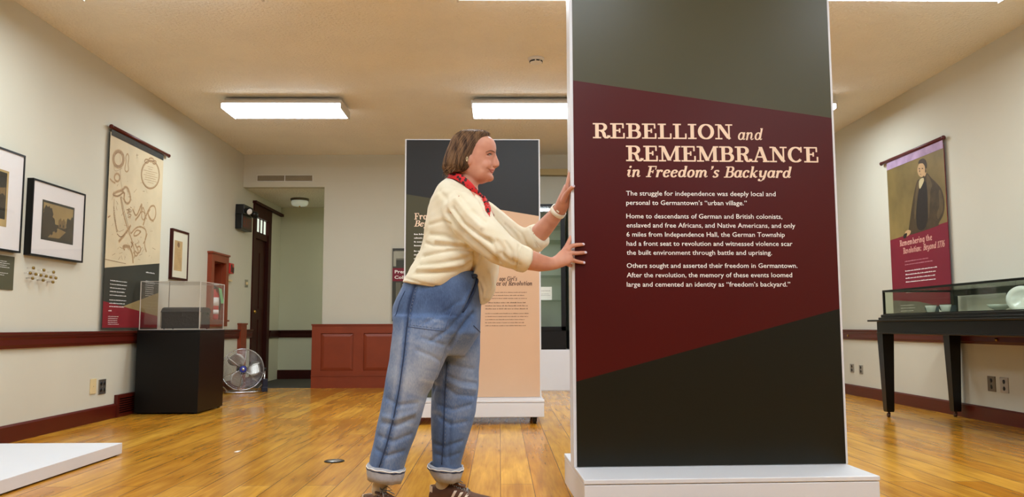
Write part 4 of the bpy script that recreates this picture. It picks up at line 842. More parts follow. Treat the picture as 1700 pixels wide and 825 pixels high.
m = MB(); m.box(.40, .615, 9.66, 9.664, 1.058, 1.215); obj('card', m, M['ink_white'], t)
m = MB(); FC_ = lambda s, z, o=0.0: Vector((s, 9.66-o, z)); grey_lines(m, FC_, .44, .60, 1.165, 1, .02, .0004, 0, .008, 4); obj('card_text', m, M['ink_dark'], t, keep=True); m = MB(); grey_lines(m, FC_, .42, .60, 1.13, 2, .017, .0004, 0, .005, 5); obj('card_text', m, M['ink_dark'], t, keep=True)

# ================================================================== RIGHT WALL
t = thing('banner', 'maroon portrait banner hanging from a rod above the glass table case', 'banner', FR_(-7.27, .735))
m = MB(); m.cyl(FR_(-7.87, 2.337, .032), FR_(-6.76, 2.337, .032), .016, 14); m.sphere(FR_(-7.88, 2.337, .032), .019); m.sphere(FR_(-6.75, 2.337, .032), .019); obj('rod', m, mat('maroon_rod', (92, 34, 34), .4), t)
m = MB(); slab(m, FR_, -7.78, -6.77, 2.25, 2.33, .028, .0295); obj('clear_sleeve', m, mat('pale_sleeve', (196, 168, 200), .12, .2, 7, spec=.8), t)
s0, s1 = -7.785, -6.765
m = MB(); slab(m, FR_, s0, s1, .735, 2.28, .022, .027); e = .0274
poly(m, FR_, [(s0, 1.566), (s1, 1.616), (s1, 2.275), (s0, 2.275)], e, 1)
poly(m, FR_, [(s0, .737), (s1, .737), (s1, 1.616), (s0, 1.566)], e, 2)
poly(m, FR_, [(s0, .737), (s1, .737), (s1, .88), (-7.3, .96), (s0, .985)], e+.0003, 3)
PB = mat('portrait_ground', (140, 118, 66), .6, .25, 2.2); 
cl = obj('banner_cloth', m, [M['bannermar'], PB, M['bannermar'], M['greytaupe']], t, keep=True)
rp2 = lambda pts: rp(soft(pts))
rp = lambda pts: [rw(1440+a/3.173, 220+c/3.173, XR-.027) for a, c in pts]
m = MB(); e = .0278
COAT = mat('portrait_coat', (74, 58, 34), .6, .2, 14); VEST = mat('portrait_vest', (38, 30, 22), .6, .1, 20); FLESH = mat('portrait_flesh', (196, 158, 112), .6, .08, 14); PHAIR = mat('portrait_hair', (66, 50, 30), .6, .1, 20); CRAV = mat('portrait_cravat', (200, 184, 140), .6, .05, 14); LAP = mat('portrait_lapel', (96, 78, 48), .6, .15, 14)
poly(m, FR_, rp2([(266, 262), (250, 320), (236, 400), (222, 500), (214, 556), (248, 548), (300, 532), (385, 502), (372, 500), (404, 450), (411, 390), (398, 320), (372, 285), (335, 250), (318, 225), (300, 240), (280, 262)]), e, 0)
poly(m, FR_, rp2([(276, 300), (292, 285), (312, 262), (322, 330), (322, 515), (262, 538), (258, 440), (262, 360)]), e+.0003, 1)
poly(m, FR_, rp2([(316, 226), (340, 270), (346, 300), (334, 310), (332, 400), (322, 500), (320, 330), (312, 262)]), e+.0006, 5)
poly(m, FR_, rp2([(268, 266), (282, 268), (272, 320), (262, 390), (256, 470), (246, 470), (252, 370)]), e+.0006, 5)
poly(m, FR_, rp2([(276, 262), (300, 250), (302, 270), (288, 300), (278, 315), (274, 292)]), e+.0009, 4)
poly(m, FR_, rp(A_(288, 212, 21, 37, 0, 360)[:-1]), e+.0012, 2)
poly(m, FR_, rp2([(300, 190), (318, 196), (312, 240), (300, 250)]), e+.0010, 2)
poly(m, FR_, rp2([(270, 180), (276, 160), (296, 150), (312, 158), (318, 184), (316, 205), (308, 208), (306, 188), (296, 176), (282, 178)]), e+.0015, 3)
poly(m, FR_, rp2([(308, 205), (314, 205), (314, 225), (307, 228)]), e+.0015, 3)
for q in ((278, 205, 4, 3), (294, 204, 4, 3)): poly(m, FR_, rp(A_(q[0], q[1], q[2], q[3], 0, 360)[:-1]), e+.0015, 3)
poly(m, FR_, rp2([(279, 208), (275, 222), (283, 223)]), e+.0015, 5); poly(m, FR_, rp2([(278, 234), (290, 233), (286, 237)]), e+.0015, 5)
poly(m, FR_, rp2([(200, 536), (216, 526), (232, 530), (228, 548), (210, 562), (196, 566)]), e+.0012, 2); poly(m, FR_, rp2([(192, 550), (214, 540), (206, 570), (190, 572)]), e+.0015, 1)
poly(m, FR_, rp2([(380, 310), (392, 330), (404, 390), (396, 440), (372, 480), (366, 440), (384, 400), (378, 350)]), e+.0006, 5)
obj('portrait_image', m, [COAT, VEST, FLESH, PHAIR, CRAV, LAP], cl, keep=True)
m = MB()
serif_line('Remembering the', -7.60, -7.02, 1.488, .056, FR_, e, m, thk=1.0); obj('banner_title', m, mat('banner_title_ink', (222, 168, 150), .5), cl, keep=True); m = MB(); serif_line('Revolution:', -7.54, -7.21, 1.412, .056, FR_, e, m, thk=1.0); obj('banner_title', m, mat('banner_title_ink', (222, 168, 150), .5), cl, keep=True); m = MB(); serif_line('Beyond 1776', -7.18, -6.82, 1.412, .056, FR_, e, m, shear=.25)
obj('banner_title', m, mat('banner_title_ink', (222, 168, 150), .5), cl, keep=True)
m = MB(); grey_lines(m, FR_, -7.52, -7.02, 1.335, 2, .03, e, 0, .010, 2); obj('banner_intro', m, mat('pale_pink_ink', (214, 150, 160), .5), cl, keep=True)
m = MB(); grey_lines(m, FR_, -7.52, -6.95, 1.245, 4, .034, e, 0, .014, 4); obj('banner_text', m, M['ink_white'], cl, keep=True)
m = MB(); grey_lines(m, FR_, -7.52, -6.95, 1.08, 2, .033, e, 0, .010, 5); obj('banner_text', m, M['ink_white'], cl, keep=True)
m = MB(); grey_lines(m, FR_, -7.64, -7.35, .93, 5, .026, e+.0004, 0, .008, 6); obj('banner_text', m, M['ink_white'], cl, keep=True)
plate(FR_, -8.87, -8.78, .243, .333, 'steel outlet on the right wall nearest the maroon panel', M['steel'], [(.5, .28), (.5, .72)])
plate(FR_, -8.65, -8.565, .240, .330, 'steel outlet second from the maroon panel on right wall', M['steel'], [(.5, .28), (.5, .72)])
plate(FR_, -6.365, -6.265, .237, .353, 'dark steel outlet under the glass table case, farther one', mat('dark_steel', (120, 112, 96), .35, metal=.7), [(.5, .28), (.5, .72)])
plate(FR_, -6.205, -6.105, .237, .353, 'pale steel outlet under the glass table case, nearer one', M['steel'], [(.5, .28), (.5, .72)])

# glass-topped museum table
ty0, ty1 = 4.35, 6.75; tx0, tx1 = 3.13, 3.775
t = thing('display_table', 'long black museum table with glass top case along the right wall', 'display table', ((tx0+tx1)/2, (ty0+ty1)/2, 0))
m = MB(); m.box(tx0, tx1, ty0, ty1, .678, .778); m.box(tx0-.006, tx1, ty0-.006, ty1+.006, .678, .69); obj('apron', m, M['blackwood'], t, .003)
m = MB(); m.box(tx0-.062, tx1, ty0-.04, ty1+.04, .778, .793); obj('table_top', m, M['blackwood'], t, .004)
for x in (tx0+.045, tx1-.05):
    for y in (ty0+.05, ty1-.05):
        m = MB(); r0, r1 = .047, .031; zs = ((.68, r0), (.66, r0), (.06, r1), (.045, r1*.9))
        m.ring([[Vector((x+a*r, y+c*r, z)) for a, c in ((-1, -1), (1, -1), (1, 1), (-1, 1))] for z, r in zs], False); lg = obj('leg', m, M['blackwood'], t)
        m = MB(); m.cyl((x, y, .047), (x, y, .028), .009, 10); m.cyl((x-.008, y+.008, .017), (x+.008, y+.008, .017), .017, 16); m.box(x-.012, x+.012, y-.005, y+.012, .026, .034); obj('caster', m, mat('dark_caster', (70, 40, 24), .4), lg)
cx0, cx1, cy0, cy1 = 3.165, 3.765, 4.42, 6.70; z0, z1 = .835, 1.035
m = MB(); m.box(cx0-.03, cx1, cy0-.03, cy1+.03, .793, .812); m.box(cx0-.015, cx1, cy0-.015, cy1+.015, .812, z0); obj('case_moulding', m, M['blackwood'], t, .004)
m = MB(); g = .016
for x in (cx0, cx1-g):
    for y in (cy0, cy1-g): m.box(x, x+g, y, y+g, z0, z1)
    m.box(x, x+g, cy0, cy1, z1-g, z1); m.box(x, x+g, cy0, cy1, z0, z0+.008)
for y in (cy0, cy1-g): m.box(cx0, cx1, y, y+g, z1-g, z1); m.box(cx0, cx1, y, y+g, z0, z0+.008)
m.box(cx1-.03, cx1, cy0, cy1, z1-.05, z1); m.box(cx1-.035, cx1, cy1-.05, cy1, z0, z1); m.box(cx1-.035, cx1-.005, 5.84, 5.95, .93, z1)
obj('case_frame', m, M['blackwood'], t)
m = MB(); m.box(cx0+.004, cx0+.009, cy0+g, cy1-g, z0+.008, z1-g); obj('front_pane', m, M['greenglass'], t)
m = MB(); m.box(cx0+g, cx1-g, cy1-.012, cy1-.007, z0+.008, z1-g); m.box(cx0+g, cx1-g, cy0+.007, cy0+.012, z0+.008, z1-g); obj('end_pane', m, M['glass'], t)
m = MB(); m.box(cx0+g, cx1-g, cy0+g, cy1-g, z1-.008, z1-.003); obj('top_pane', m, M['glass'], t)
m = MB(); m.box(cx0+.01, cx1-.01, cy0+.012, cy1-.014, z0-.004, z0+.001); obj('case_floor', m, mat('case_floor_grey', (120, 122, 112), .7), t)
def cup(x, y, label):
    c = thing('porcelain_cup', label, 'cup', (x, y, z0+.001), 0, 'cups in the glass table case'); T = Matrix.Translation((x, y, z0+.001))
    m = MB(); m.lathe([(0, .012), (.024, .012), (.03, .02), (.036, .045), (.043, .072), (.041, .072), (.034, .046), (.027, .024), (0, .018)], 26, T); obj('bowl', m, M['porcelain'], c)
    m = MB(); m.lathe([(0, 0), (.026, 0), (.026, .006), (.022, .012), (0, .0121)], 26, T); obj('foot', m, M['brass'], c)
    m = MB(); m.lathe([(.0432, .068), (.0436, .0725), (.0405, .0725)], 26, T); obj('gilt_rim', m, mat('dark_gilt', (90, 66, 36), .3, metal=.4), c)
    m = MB(); m.tube([Vector((x+dx, y+dy, z0+dz)) for dx, dy, dz in ((-.01, .036, .062), (-.012, .058, .06), (-.013, .062, .045), (-.011, .05, .03), (-.01, .03, .028))], .005, 8); obj('handle', m, mat('dark_handle', (52, 48, 40), .3), c)
cup(3.42, 6.43, 'gilt-rimmed white cup in the table case, farther from the camera'); cup(3.42, 6.215, 'gilt-rimmed white cup in the table case, nearer the plate')
t = thing('porcelain_plate', 'round white plate propped in the table case at the right edge', 'plate', (3.42, 5.32, z0+.001))
TP = Matrix.Translation((3.435, 5.32, z0+.082)) @ Vector((-.72, -.62, .30)).to_track_quat('Z', 'Y').to_matrix().to_4x4()
m = MB(); m.lathe([(0, 0), (.05, 0), (.056, .006), (.088, .014), (.088, .017), (.054, .010), (.048, .004), (0, .004)], 32, TP); obj('plate_disc', m, M['porcelain'], t)
m = MB(); m.box(3.43, 3.50, 5.29, 5.30, z0+.001, z0+.02); m.box(3.43, 3.50, 5.34, 5.35, z0+.001, z0+.02); m.box(3.475, 3.485, 5.29, 5.35, z0+.001, z0+.11); obj('plate_stand', m, M['acrylic'], t)
t = thing('glass_dish', 'clear glass dish beside the white plate in the table case', 'dish', (3.42, 5.54, z0+.001)); TD = Matrix.Translation((3.42, 5.54, z0+.001))
m = MB(); m.lathe([(0, .012), (.03, .014), (.06, .03), (.075, .05), (.072, .052), (.056, .034), (.028, .019), (0, .017)], 30, TD); obj('bowl', m, mat('frosted_glass', (214, 218, 210), .2, .03, 9), t)
m = MB(); m.lathe([(0, 0), (.028, 0), (.022, .012), (0, .0121)], 24, TD); obj('foot', m, mat('frosted_glass', (214, 218, 210)), t)
m = MB(); m.add([Vector(p) for p in ((3.48, 6.42, z0+.002), (3.48, 6.66, z0+.002), (3.62, 6.66, z0+.002), (3.62, 6.42, z0+.002), (3.49, 6.42, z0+.072), (3.49, 6.66, z0+.012), (3.62, 6.66, z0+.012), (3.62, 6.42, z0+.072))], [(0, 3, 2, 1), (4, 5, 6, 7), (0, 1, 5, 4), (1, 2, 6, 5), (2, 3, 7, 6), (3, 0, 4, 7)])
tag(obj('label_stand', m, mat('slate_card', (58, 68, 74), .6)), 'sloping slate-coloured label block behind the farther cup', 'label block')
m = MB(); m.box(3.44, 3.445, 6.285, 6.345, z0+.002, z0+.052); tag(obj('label_card', m, M['ink_white']), 'tiny white card between the two cups in the table case', 'label card')
for k, y in enumerate((8.84, 6.18)):
    m = MB(); m.cyl(FR_(-y, .637, .024), FR_(-y, .637, .034), .012, 14); tag(obj('rail_bolt', m, M['brass']), 'small round bolt on the right chair rail ' + ('near the maroon panel' if k == 0 else 'under the glass table case'), 'bolt')

# ================================================================== THE PERSON
def loft2(mb, pts, seg=20, e=2.2):
    """pts: (u, v, y, radius in the picture plane in px, half depth in metres)"""
    C = [at(p[0], p[1], p[2]) for p in pts]; n = len(C); rings = []
    for i in range(n):
        t = C[min(i+1, n-1)]-C[max(i-1, 0)]; t.normalize()
        a = t.cross(Vector((0, 1, 0))).normalized(); b = t.cross(a).normalized(); r = pts[i][3]*pts[i][2]/FPX; d = pts[i][4]
        rings.append([C[i]+a*r*sg(math.cos(q), e)+b*d*sg(math.sin(q), e) for q in [2*math.pi*k/seg for k in range(seg)]])
    return mb.ring(rings)
def sg(x, e): return math.copysign(abs(x)**(2/e), x)
def slices(mb, rows, y0, seg=28, e=2.2):
    """rows: (Bu, Bv, Fu, Fv, half depth[, y]) back and front points in px"""
    rings = []
    for r in rows:
        y = r[5] if len(r) > 5 else y0
        B, F = at(r[0], r[1], y), at(r[2], r[3], y); c = (B+F)/2; a = (F-B)/2
        rings.append([c+a*sg(math.cos(q), e)+Vector((0, 1, 0))*r[4]*sg(math.sin(q), e) for q in [2*math.pi*k/seg for k in range(seg)]])
    return mb.ring(rings)
def tubep(mb, pts, seg=12):        # (u, v, y, r metres), rounded ends
    P = [at(*p[:3]) for p in pts]; rr = [p[3] for p in pts]
    d0 = (P[0]-P[1]).normalized(); d1 = (P[-1]-P[-2]).normalized()
    P = [P[0]+d0*rr[0]*.75, P[0]+d0*rr[0]*.45] + P + [P[-1]+d1*rr[-1]*.45, P[-1]+d1*rr[-1]*.75]; rr = [rr[0]*.45, rr[0]*.8] + rr + [rr[-1]*.8, rr[-1]*.45]
    return mb.tube(P, rr, seg)
def ell(mb, u, v, y, r, sc=(1, 1, 1)): return mb.sphere(at(u, v, y), r, 16, sc)
def remesh(mb, vox, smooth=4, fac=.5):
    me = mb.mesh('tmp', []); fix_normals(me); o = bpy.data.objects.new('tmp', me); COL.objects.link(o)
    r = o.modifiers.new('r', 'REMESH'); r.mode = 'VOXEL'; r.voxel_size = vox; r.use_smooth_shade = True
    if smooth:
        q = o.modifiers.new('s', 'SMOOTH'); q.factor = fac; q.iterations = smooth
    dg = bpy.context.evaluated_depsgraph_get(); out = bpy.data.meshes.new_from_object(o.evaluated_get(dg))
    bpy.data.objects.remove(o); bpy.data.meshes.remove(me)
    out.polygons.foreach_set('use_smooth', [True]*len(out.polygons)); return out
def vco(me): a = np.empty(len(me.vertices)*3); me.vertices.foreach_get('co', a); return a.reshape(-1, 3)
def vno(me): a = np.empty(len(me.vertices)*3); me.vertices.foreach_get('normal', a); return a.reshape(-1, 3)
def setco(me, a): me.vertices.foreach_set('co', a.ravel()); me.update()
def bvh(me): return BVHTree.FromPolygons([v.co.copy() for v in me.vertices], [tuple(p.vertices) for p in me.polygons])
def hit(tree, u, v):
    d = ray(u, v).normalized(); h = tree.ray_cast(Vector((0, 0, HC)), d); return h[0], h[1]
def drape(tree, pts, lift=0.0, n=6, ydef=3.4):
    out = []; last = None
    for i in range(len(pts)-1):
        for k in range(n + (1 if i == len(pts)-2 else 0)):
            f = k/n; u = pts[i][0]*(1-f)+pts[i+1][0]*f; v = pts[i][1]*(1-f)+pts[i+1][1]*f
            p, nn = hit(tree, u, v)
            if p is None:
                if last is None: continue
                p = at(u, v, last.y); nn = Vector((0, -1, 0))
            last = p; out.append(p+nn*lift)
    return out
def dist_poly(X, P):
    P = np.array([tuple(p) for p in P]); best = np.full(len(X), 1e9)
    for a, b in zip(P[:-1], P[1:]):
        d = b-a; L = max(1e-12, d@d); t = np.clip(((X-a)@d)/L, 0, 1); best = np.minimum(best, np.linalg.norm(X-a-t[:, None]*d, axis=1))
    return best
def fold(me, lines, k=1.0):
    """lines: (px polyline, height (+ ridge, - groove), width)"""
    tree = bvh(me); X = vco(me); N = vno(me); D = np.zeros(len(X))
    for pts, amp, wid in lines:
        P = drape(tree, pts, 0, 4)
        if len(P) < 2: continue
        D += k*amp*np.exp(-(dist_poly(X, P)/wid)**2)
    setco(me, X+N*D[:, None])
def ripple(me, amp, freq, axis, seed):
    X = vco(me); N = vno(me); rn = np.random.RandomState(seed); D = np.zeros(len(X)); ax = np.array(axis)
    for k in range(6):
        d = rn.normal(size=3)*.35+ax; d /= np.linalg.norm(d); q = rn.normal(size=3); f = freq*rn.uniform(.6, 1.6)
        D += np.sin(X@d*f+1.6*np.sin(X@q*9+rn.uniform(0, 6))+rn.uniform(0, 6))/6
    setco(me, X+N*(amp*D)[:, None])

PER = thing('person', 'person in cream sweater and blue jeans leaning to push the tall maroon panel', 'person', (-.36, 3.42, 0))
BY = 3.40
# ---- skin: one continuous body
b = MB()
slices(b, [(770, 304, 803, 304, .028), (768, 301.5, 810, 301.5, .040), (765, 298, 815.5, 298, .049), (760, 294, 818.2, 294, .055), (757, 290.5, 817.3, 290.5, .059), (755, 287.5, 816, 287.5, .062), (753, 284, 817.5, 284, .064), (751, 280, 819.2, 280, .066), (750, 275, 819.6, 275, .068),
  (748, 269, 820.2, 269, .070), (746, 262, 821.6, 262, .072), (745, 255.5, 823.6, 255.5, .073), (745, 250, 825, 250, .074), (746, 245, 825.2, 245, .0745), (748, 239, 824.4, 239, .073), (752, 233, 821.4, 233, .068), (760, 227.5, 814, 227.5, .056), (772, 223.5, 801, 223.5, .036), (780, 222, 792, 222, .016)], BY, e=2.2)
slices(b, [(752, 345, 822, 358, .13), (745, 325, 812, 340, .12), (752, 308, 800, 328, .075), (754, 300, 795, 318, .056), (757, 292, 794, 309, .052), (760, 284, 797, 300, .052), (764, 276, 803, 290, .05)], BY)
tubep(b, [(822.4, 257, BY, .0075), (824.2, 264, BY, .0090), (826.0, 269.5, BY, .0108), (826.6, 273.2, BY, .0116), (822.5, 276, BY, .0098)])
tubep(b, [(817.5, 259, BY, .012), (817.6, 266, BY, .017), (817.2, 272, BY, .019)])
for s in (-1, 1):
    ell(b, 821.6, 274.0, BY+s*.0125, .0088, (1, .75, .85))
    ell(b, 803.5, 274, BY+s*.038, .032, (1.1, .75, 1.0)); ell(b, 813, 250.2, BY+s*.030, .015, (1.4, 1.5, .5))
    ell(b, 797, 284, BY+s*.038, .028, (1.3, .75, .9))
    ell(b, 779, 264, BY+s*.073, .020, (.7, .35, 1.3))
ell(b, 813.2, 295, BY, .020, (1, 1.2, .85))
for s in (-1, 1):
    b.tube([at(812, 280.4, BY+s*.027), at(816.5, 281.0, BY+s*.018), at(820.1, 281.2, BY+s*.006), at(820.5, 281.2, BY)], [.003, .0045, .0052, .0055], 10)
    b.tube([at(812, 281.2, BY+s*.026), at(815.8, 284.0, BY+s*.017), at(817.6, 285.3, BY+s*.006), at(817.9, 285.4, BY)], [.003, .0050, .0060, .0063], 10)
# torso and legs under the clothes
slices(b, [(690, 520, 770, 520, .14), (688, 480, 782, 482, .14), (702, 430, 800, 432, .125), (722, 375, 810, 395, .125), (730, 345, 814, 365, .125)], BY)
loft2(b, [(705, 500, 3.31, 26, .07), (690, 560, 3.31, 26, .068), (668, 660, 3.31, 20, .05), (645, 730, 3.31, 18, .045), (634, 775, 3.31, 12, .032), (629, 800, 3.31, 9.5, .026), (627, 822, 3.315, 8, .02), (626, 832, 3.315, 7, .018)])
loft2(b, [(745, 500, 3.5, 26, .07), (756, 560, 3.5, 26, .068), (752, 660, 3.5, 20, .05), (744, 730, 3.5, 18, .045), (737, 775, 3.5, 12, .032), (735, 800, 3.5, 9.5, .026), (733, 816, 3.5, 8, .02), (732, 826, 3.5, 7, .018)])
h1 = Vector((at(603, 858, 3.33).x, 3.335, 0)); h2 = Vector((at(712, 840, 3.5).x, 3.505, 0)); FD1, FD2 = Vector((.80, -.60, 0)), Vector((1, -.13, 0)).normalized()
for h0, fd in ((h1, FD1), (h2, FD2)): b.tube([h0+fd*.035+Vector((0, 0, .052)), h0+fd*.09+Vector((0, 0, .055)), h0+fd*.16+Vector((0, 0, .044)), h0+fd*.22+Vector((0, 0, .038))], [.018, .022, .016, .010], 12)
# near arm
loft2(b, [(758, 338, 3.25, 20, .05), (800, 385, 3.19, 19, .047), (832, 414, 3.18, 17, .042), (858, 425, 3.19, 17, .041), (880, 432, 3.22, 17, .039), (897, 437, 3.245, 14.5, .034), (912, 438.5, 3.265, 11.3, .028), (920, 437.5, 3.275, 10.6, .026), (928, 434, 3.283, 11.5, .024), (936, 429, 3.29, 13.5, .018), (943, 424, 3.298, 14, .013), (947, 422, 3.303, 11, .010)])
YF1 = 3.3185
tubep(b, [(929, 428, 3.285, .0135), (936, 418, 3.30, .0125), (942, 408, 3.325, .0105), (946.5, 398, 3.345, .0092), (949.2, 391.5, 3.356, .0078)])      # thumb
tubep(b, [(942, 415.5, 3.296, .0108), (948, 409.5, 3.305, .0098), (957, 407.3, 3.314, .0088), (964, 406.8, 3.3185, .0080), (969, 406.5, 3.3205, .0070)])   # index
tubep(b, [(943, 422.5, 3.294, .0108), (949, 421, 3.305, .0098), (958, 421, 3.315, .0088), (966, 420.6, 3.3195, .0080), (972.6, 420.2, 3.3205, .0070)])   # middle
tubep(b, [(942, 430, 3.294, .0108), (948, 431.5, 3.304, .0096), (956, 434.3, 3.314, .0085), (964, 436.2, 3.3195, .0078), (970, 437.2, 3.3205, .0068)])    # ring
tubep(b, [(939, 436, 3.298, .0100), (944, 440, 3.312, .0088), (947.5, 441.5, 3.335, .0078), (948, 439.5, 3.352, .0068)])                                # little
# far arm
loft2(b, [(800, 355, 3.54, 18, .05), (835, 388, 3.6, 17, .045), (866, 402, 3.6, 16, .042), (884, 399, 3.585, 16, .042), (900, 383, 3.55, 15.5, .038), (915, 366, 3.51, 13.5, .034), (926, 353, 3.47, 11.8, .029), (932, 345, 3.445, 11.3, .027), (937, 335, 3.42, 12, .030), (940.5, 325, 3.41, 11, .037), (942.3, 315, 3.405, 8.2, .039), (943.2, 308, 3.40, 6, .036)])
XF = lambda v: 947.3
tubep(b, [(942, 314, 3.375, .0105), (943.6, 304, 3.372, .0095), (945.8, 295, 3.370, .0085), (947.0, 288, 3.369, .0070)])
tubep(b, [(942.2, 313, 3.396, .0105), (944, 302, 3.396, .0096), (946.2, 291, 3.396, .0086), (947.6, 283, 3.396, .0070)])
tubep(b, [(942, 313, 3.417, .0105), (943.8, 303, 3.418, .0094), (946, 293, 3.420, .0084), (947.3, 286, 3.421, .0068)])
tubep(b, [(941.5, 316, 3.436, .0098), (943.2, 307, 3.440, .0086), (945.3, 300, 3.444, .0076), (946.4, 294, 3.446, .0062)])
tubep(b, [(936, 334, 3.39, .0140), (940.5, 324, 3.365, .0125), (945.5, 316.5, 3.340, .0102), (949.8, 312.0, 3.3225, .0088), (953.2, 309.6, 3.3185, .0075)])
bm_ = remesh(b, .0030, 3, .5)
def relax(me, mask, it, fac=.5):
    X = vco(me); E_ = np.empty(len(me.edges)*2, dtype=np.int32); me.edges.foreach_get('vertices', E_); E_ = E_.reshape(-1, 2); dg_ = np.bincount(E_.ravel(), minlength=len(X)).astype(float)
    for _ in range(it):
        S_ = np.stack([np.bincount(E_[:, 0], X[E_[:, 1], k], len(X))+np.bincount(E_[:, 1], X[E_[:, 0], k], len(X)) for k in range(3)], 1)/np.maximum(dg_, 1)[:, None]
        X = X+(S_-X)*(fac*mask)[:, None]
    setco(me, X)
HX = vco(bm_); hc = np.array(tuple(at(806, 268, BY))); rel = HX-hc; lips_c = np.array(tuple(at(818.5, 283, BY)))
mask_ = np.clip((.115-np.linalg.norm(rel, axis=1))/.03, 0, 1)*(HX[:, 2] > at(800, 306, BY).z)*np.clip((np.linalg.norm(HX-lips_c, axis=1)-.006)/.012, .12, 1)
relax(bm_, mask_, 10)
SK = bpy.data.materials.new('skin'); SK.use_nodes = True; nt = SK.node_tree; N = nt.nodes; L = nt.links; bs = N['Principled BSDF']
bs.inputs['Roughness'].default_value = .48; bs.inputs['Subsurface Weight'].default_value = .06; bs.inputs['Subsurface Radius'].default_value = (1, .35, .2); bs.inputs['Subsurface Scale'].default_value = .006; bs.inputs['Specular IOR Level'].default_value = .35
tc = N.new('ShaderNodeTexCoord'); nz = N.new('ShaderNodeTexNoise'); nz.inputs['Scale'].default_value = 16; L.new(tc.outputs['Object'], nz.inputs['Vector'])
rp_ = N.new('ShaderNodeValToRGB'); rp_.color_ramp.elements[0].position = .35; rp_.color_ramp.elements[1].position = .68; rp_.color_ramp.elements[0].color = (*lin((194, 132, 107)), 1); rp_.color_ramp.elements[1].color = (*lin((208, 151, 126)), 1)
L.new(nz.outputs['Fac'], rp_.inputs[0]); L.new(rp_.outputs[0], bs.inputs['Base Color'])
LIP = mat('lips', (178, 92, 84), .35, .05, 60); NAIL = mat('nail_varnish', (214, 200, 214), .2, .02, 60)
for q in (SK, LIP, NAIL): bm_.materials.append(q)
X = vco(bm_); mi = np.zeros(len(bm_.polygons), dtype=np.int32); cen = np.array([tuple(p.center) for p in bm_.polygons]); nor = np.array([tuple(p.normal) for p in bm_.polygons])
for (u, v, y, dr) in ((971.5, 406.3, 3.3185, (.15, -1, .25)), (975.2, 420.0, 3.3185, (.15, -1, .25)), (972.6, 437.4, 3.3185, (.15, -1, .25)), (954.8, 308.8, 3.3165, (.25, -.9, .3)), (950.0, 389.6, 3.354, (-.6, -.7, .1))):
    c = np.array(tuple(at(u, v, y))); mi[(np.linalg.norm((cen-c)*np.array([.75, 1, 1]), axis=1) < .0095) & (nor@np.array(dr) > .45)] = 2
bm_.polygons.foreach_set('material_index', mi)
# cheek and eye-socket modelling
fold(bm_, [([(817.6, 256), (813.6, 256.6), (810, 256.8)], -.0038, .0055), ([(819.0, 274.0), (818.0, 275.0)], -.0026, .0026), ([(817.4, 276), (813.5, 277.4), (810.0, 279.8)], -.0009, .004), ([(810.8, 280.4), (809.4, 279.6)], -.0016, .003), ([(820.4, 283.3), (815, 282.4), (811, 280.6)], -.0020, .0017)])
body = obj('body', bm_, None, PER)
bt = bvh(bm_) if False else None
wmesh = bm_.copy(); wmesh.transform(body.matrix_basis); wmesh.transform(wm(PER)); bt = bvh(wmesh)
# eyes, lashes, brows (both sides, mirrored about the head's middle plane)
IRIS = mat('iris', (70, 78, 70), .2, .1, 90); LASH = mat('lash', (52, 34, 26), .6, .05, 60); BROW = mat('eyebrow', (122, 82, 60), .7, .1, 90); SCL = mat('eye_white', (226, 216, 208), .2, .02, 60)
def mir(p, s): return Vector((p.x, p.y if s < 0 else 2*BY-p.y, p.z))
for s in (-1, 1):
    p, nn = hit(bt, 813.8, 256.4); c = mir(p-nn*.0058, s)
    m = MB(); m.sphere(c, .0076, 16, (1.25, 1, .85)); ey = obj('eye', m, SCL, PER)
    m = MB(); d = (mir(p, s)-c).normalized()+Vector((.75, 0, .05)); m.sphere(c+d.normalized()*.0046, .0044, 12); obj('iris', m, IRIS, ey)
    m = MB(); P = [mir(q, s) for q in drape(bt, [(817.6, 256.2), (815.4, 254.6), (812.6, 254.8), (809.4, 257.0)], .0016, 3)]; n_ = len(P); m.tube(P, [.0008+.0013*math.sin(math.pi*(i+.6)/(n_+.2)) for i in range(n_)], 6); obj('eyelash', m, LASH, PER)
    m = MB(); P = [mir(q, s) for q in drape(bt, [(817.4, 257.6), (814.4, 258.6), (810.6, 257.6)], .0004, 3)]; m.tube(P, .0006, 6); obj('lower_lid', m, mat('lid_line', (150, 88, 72), .5), PER)
    m = MB(); P = [mir(q, s) for q in drape(bt, [(822.6, 253.2), (819.6, 250.6), (815.0, 249.6), (807.5, 252.2)], .0005, 4)]; n_ = len(P); m.tube(P, [.0006+.0017*math.sin(math.pi*(i+.6)/(n_+.4)) for i in range(n_)], 7); obj('eyebrow', m, BROW, PER)
m = MB()
for P_px, rr in (([(811.4, 280.4), (815, 281.2), (818.5, 281.6), (820.6, 281.8)], .0030), ([(811.6, 280.9), (815, 283.6), (817.2, 285.0), (818.4, 285.6)], .0034)):
    P = drape(bt, P_px, -.0012, 5); P = P + [Vector((q.x, 2*BY-q.y, q.z)) for q in P[::-1]]; n_ = len(P)
    m.tube(P, [rr*(.25+.75*min(1, min(i, n_-1-i)/6)) for i in range(n_)], 10)
obj('lips', m, LIP, PER)
for s in (-1, 1):
    p, nn = hit(bt, 819.6, 275.8); m = MB(); m.sphere(mir(p-nn*.0006, s), .0024, 10, (1.3, .8, .7)); obj('nostril', m, mat('nostril_shade', (110, 58, 46), .7), PER)  # dark bead stands in for the shade inside the nostril
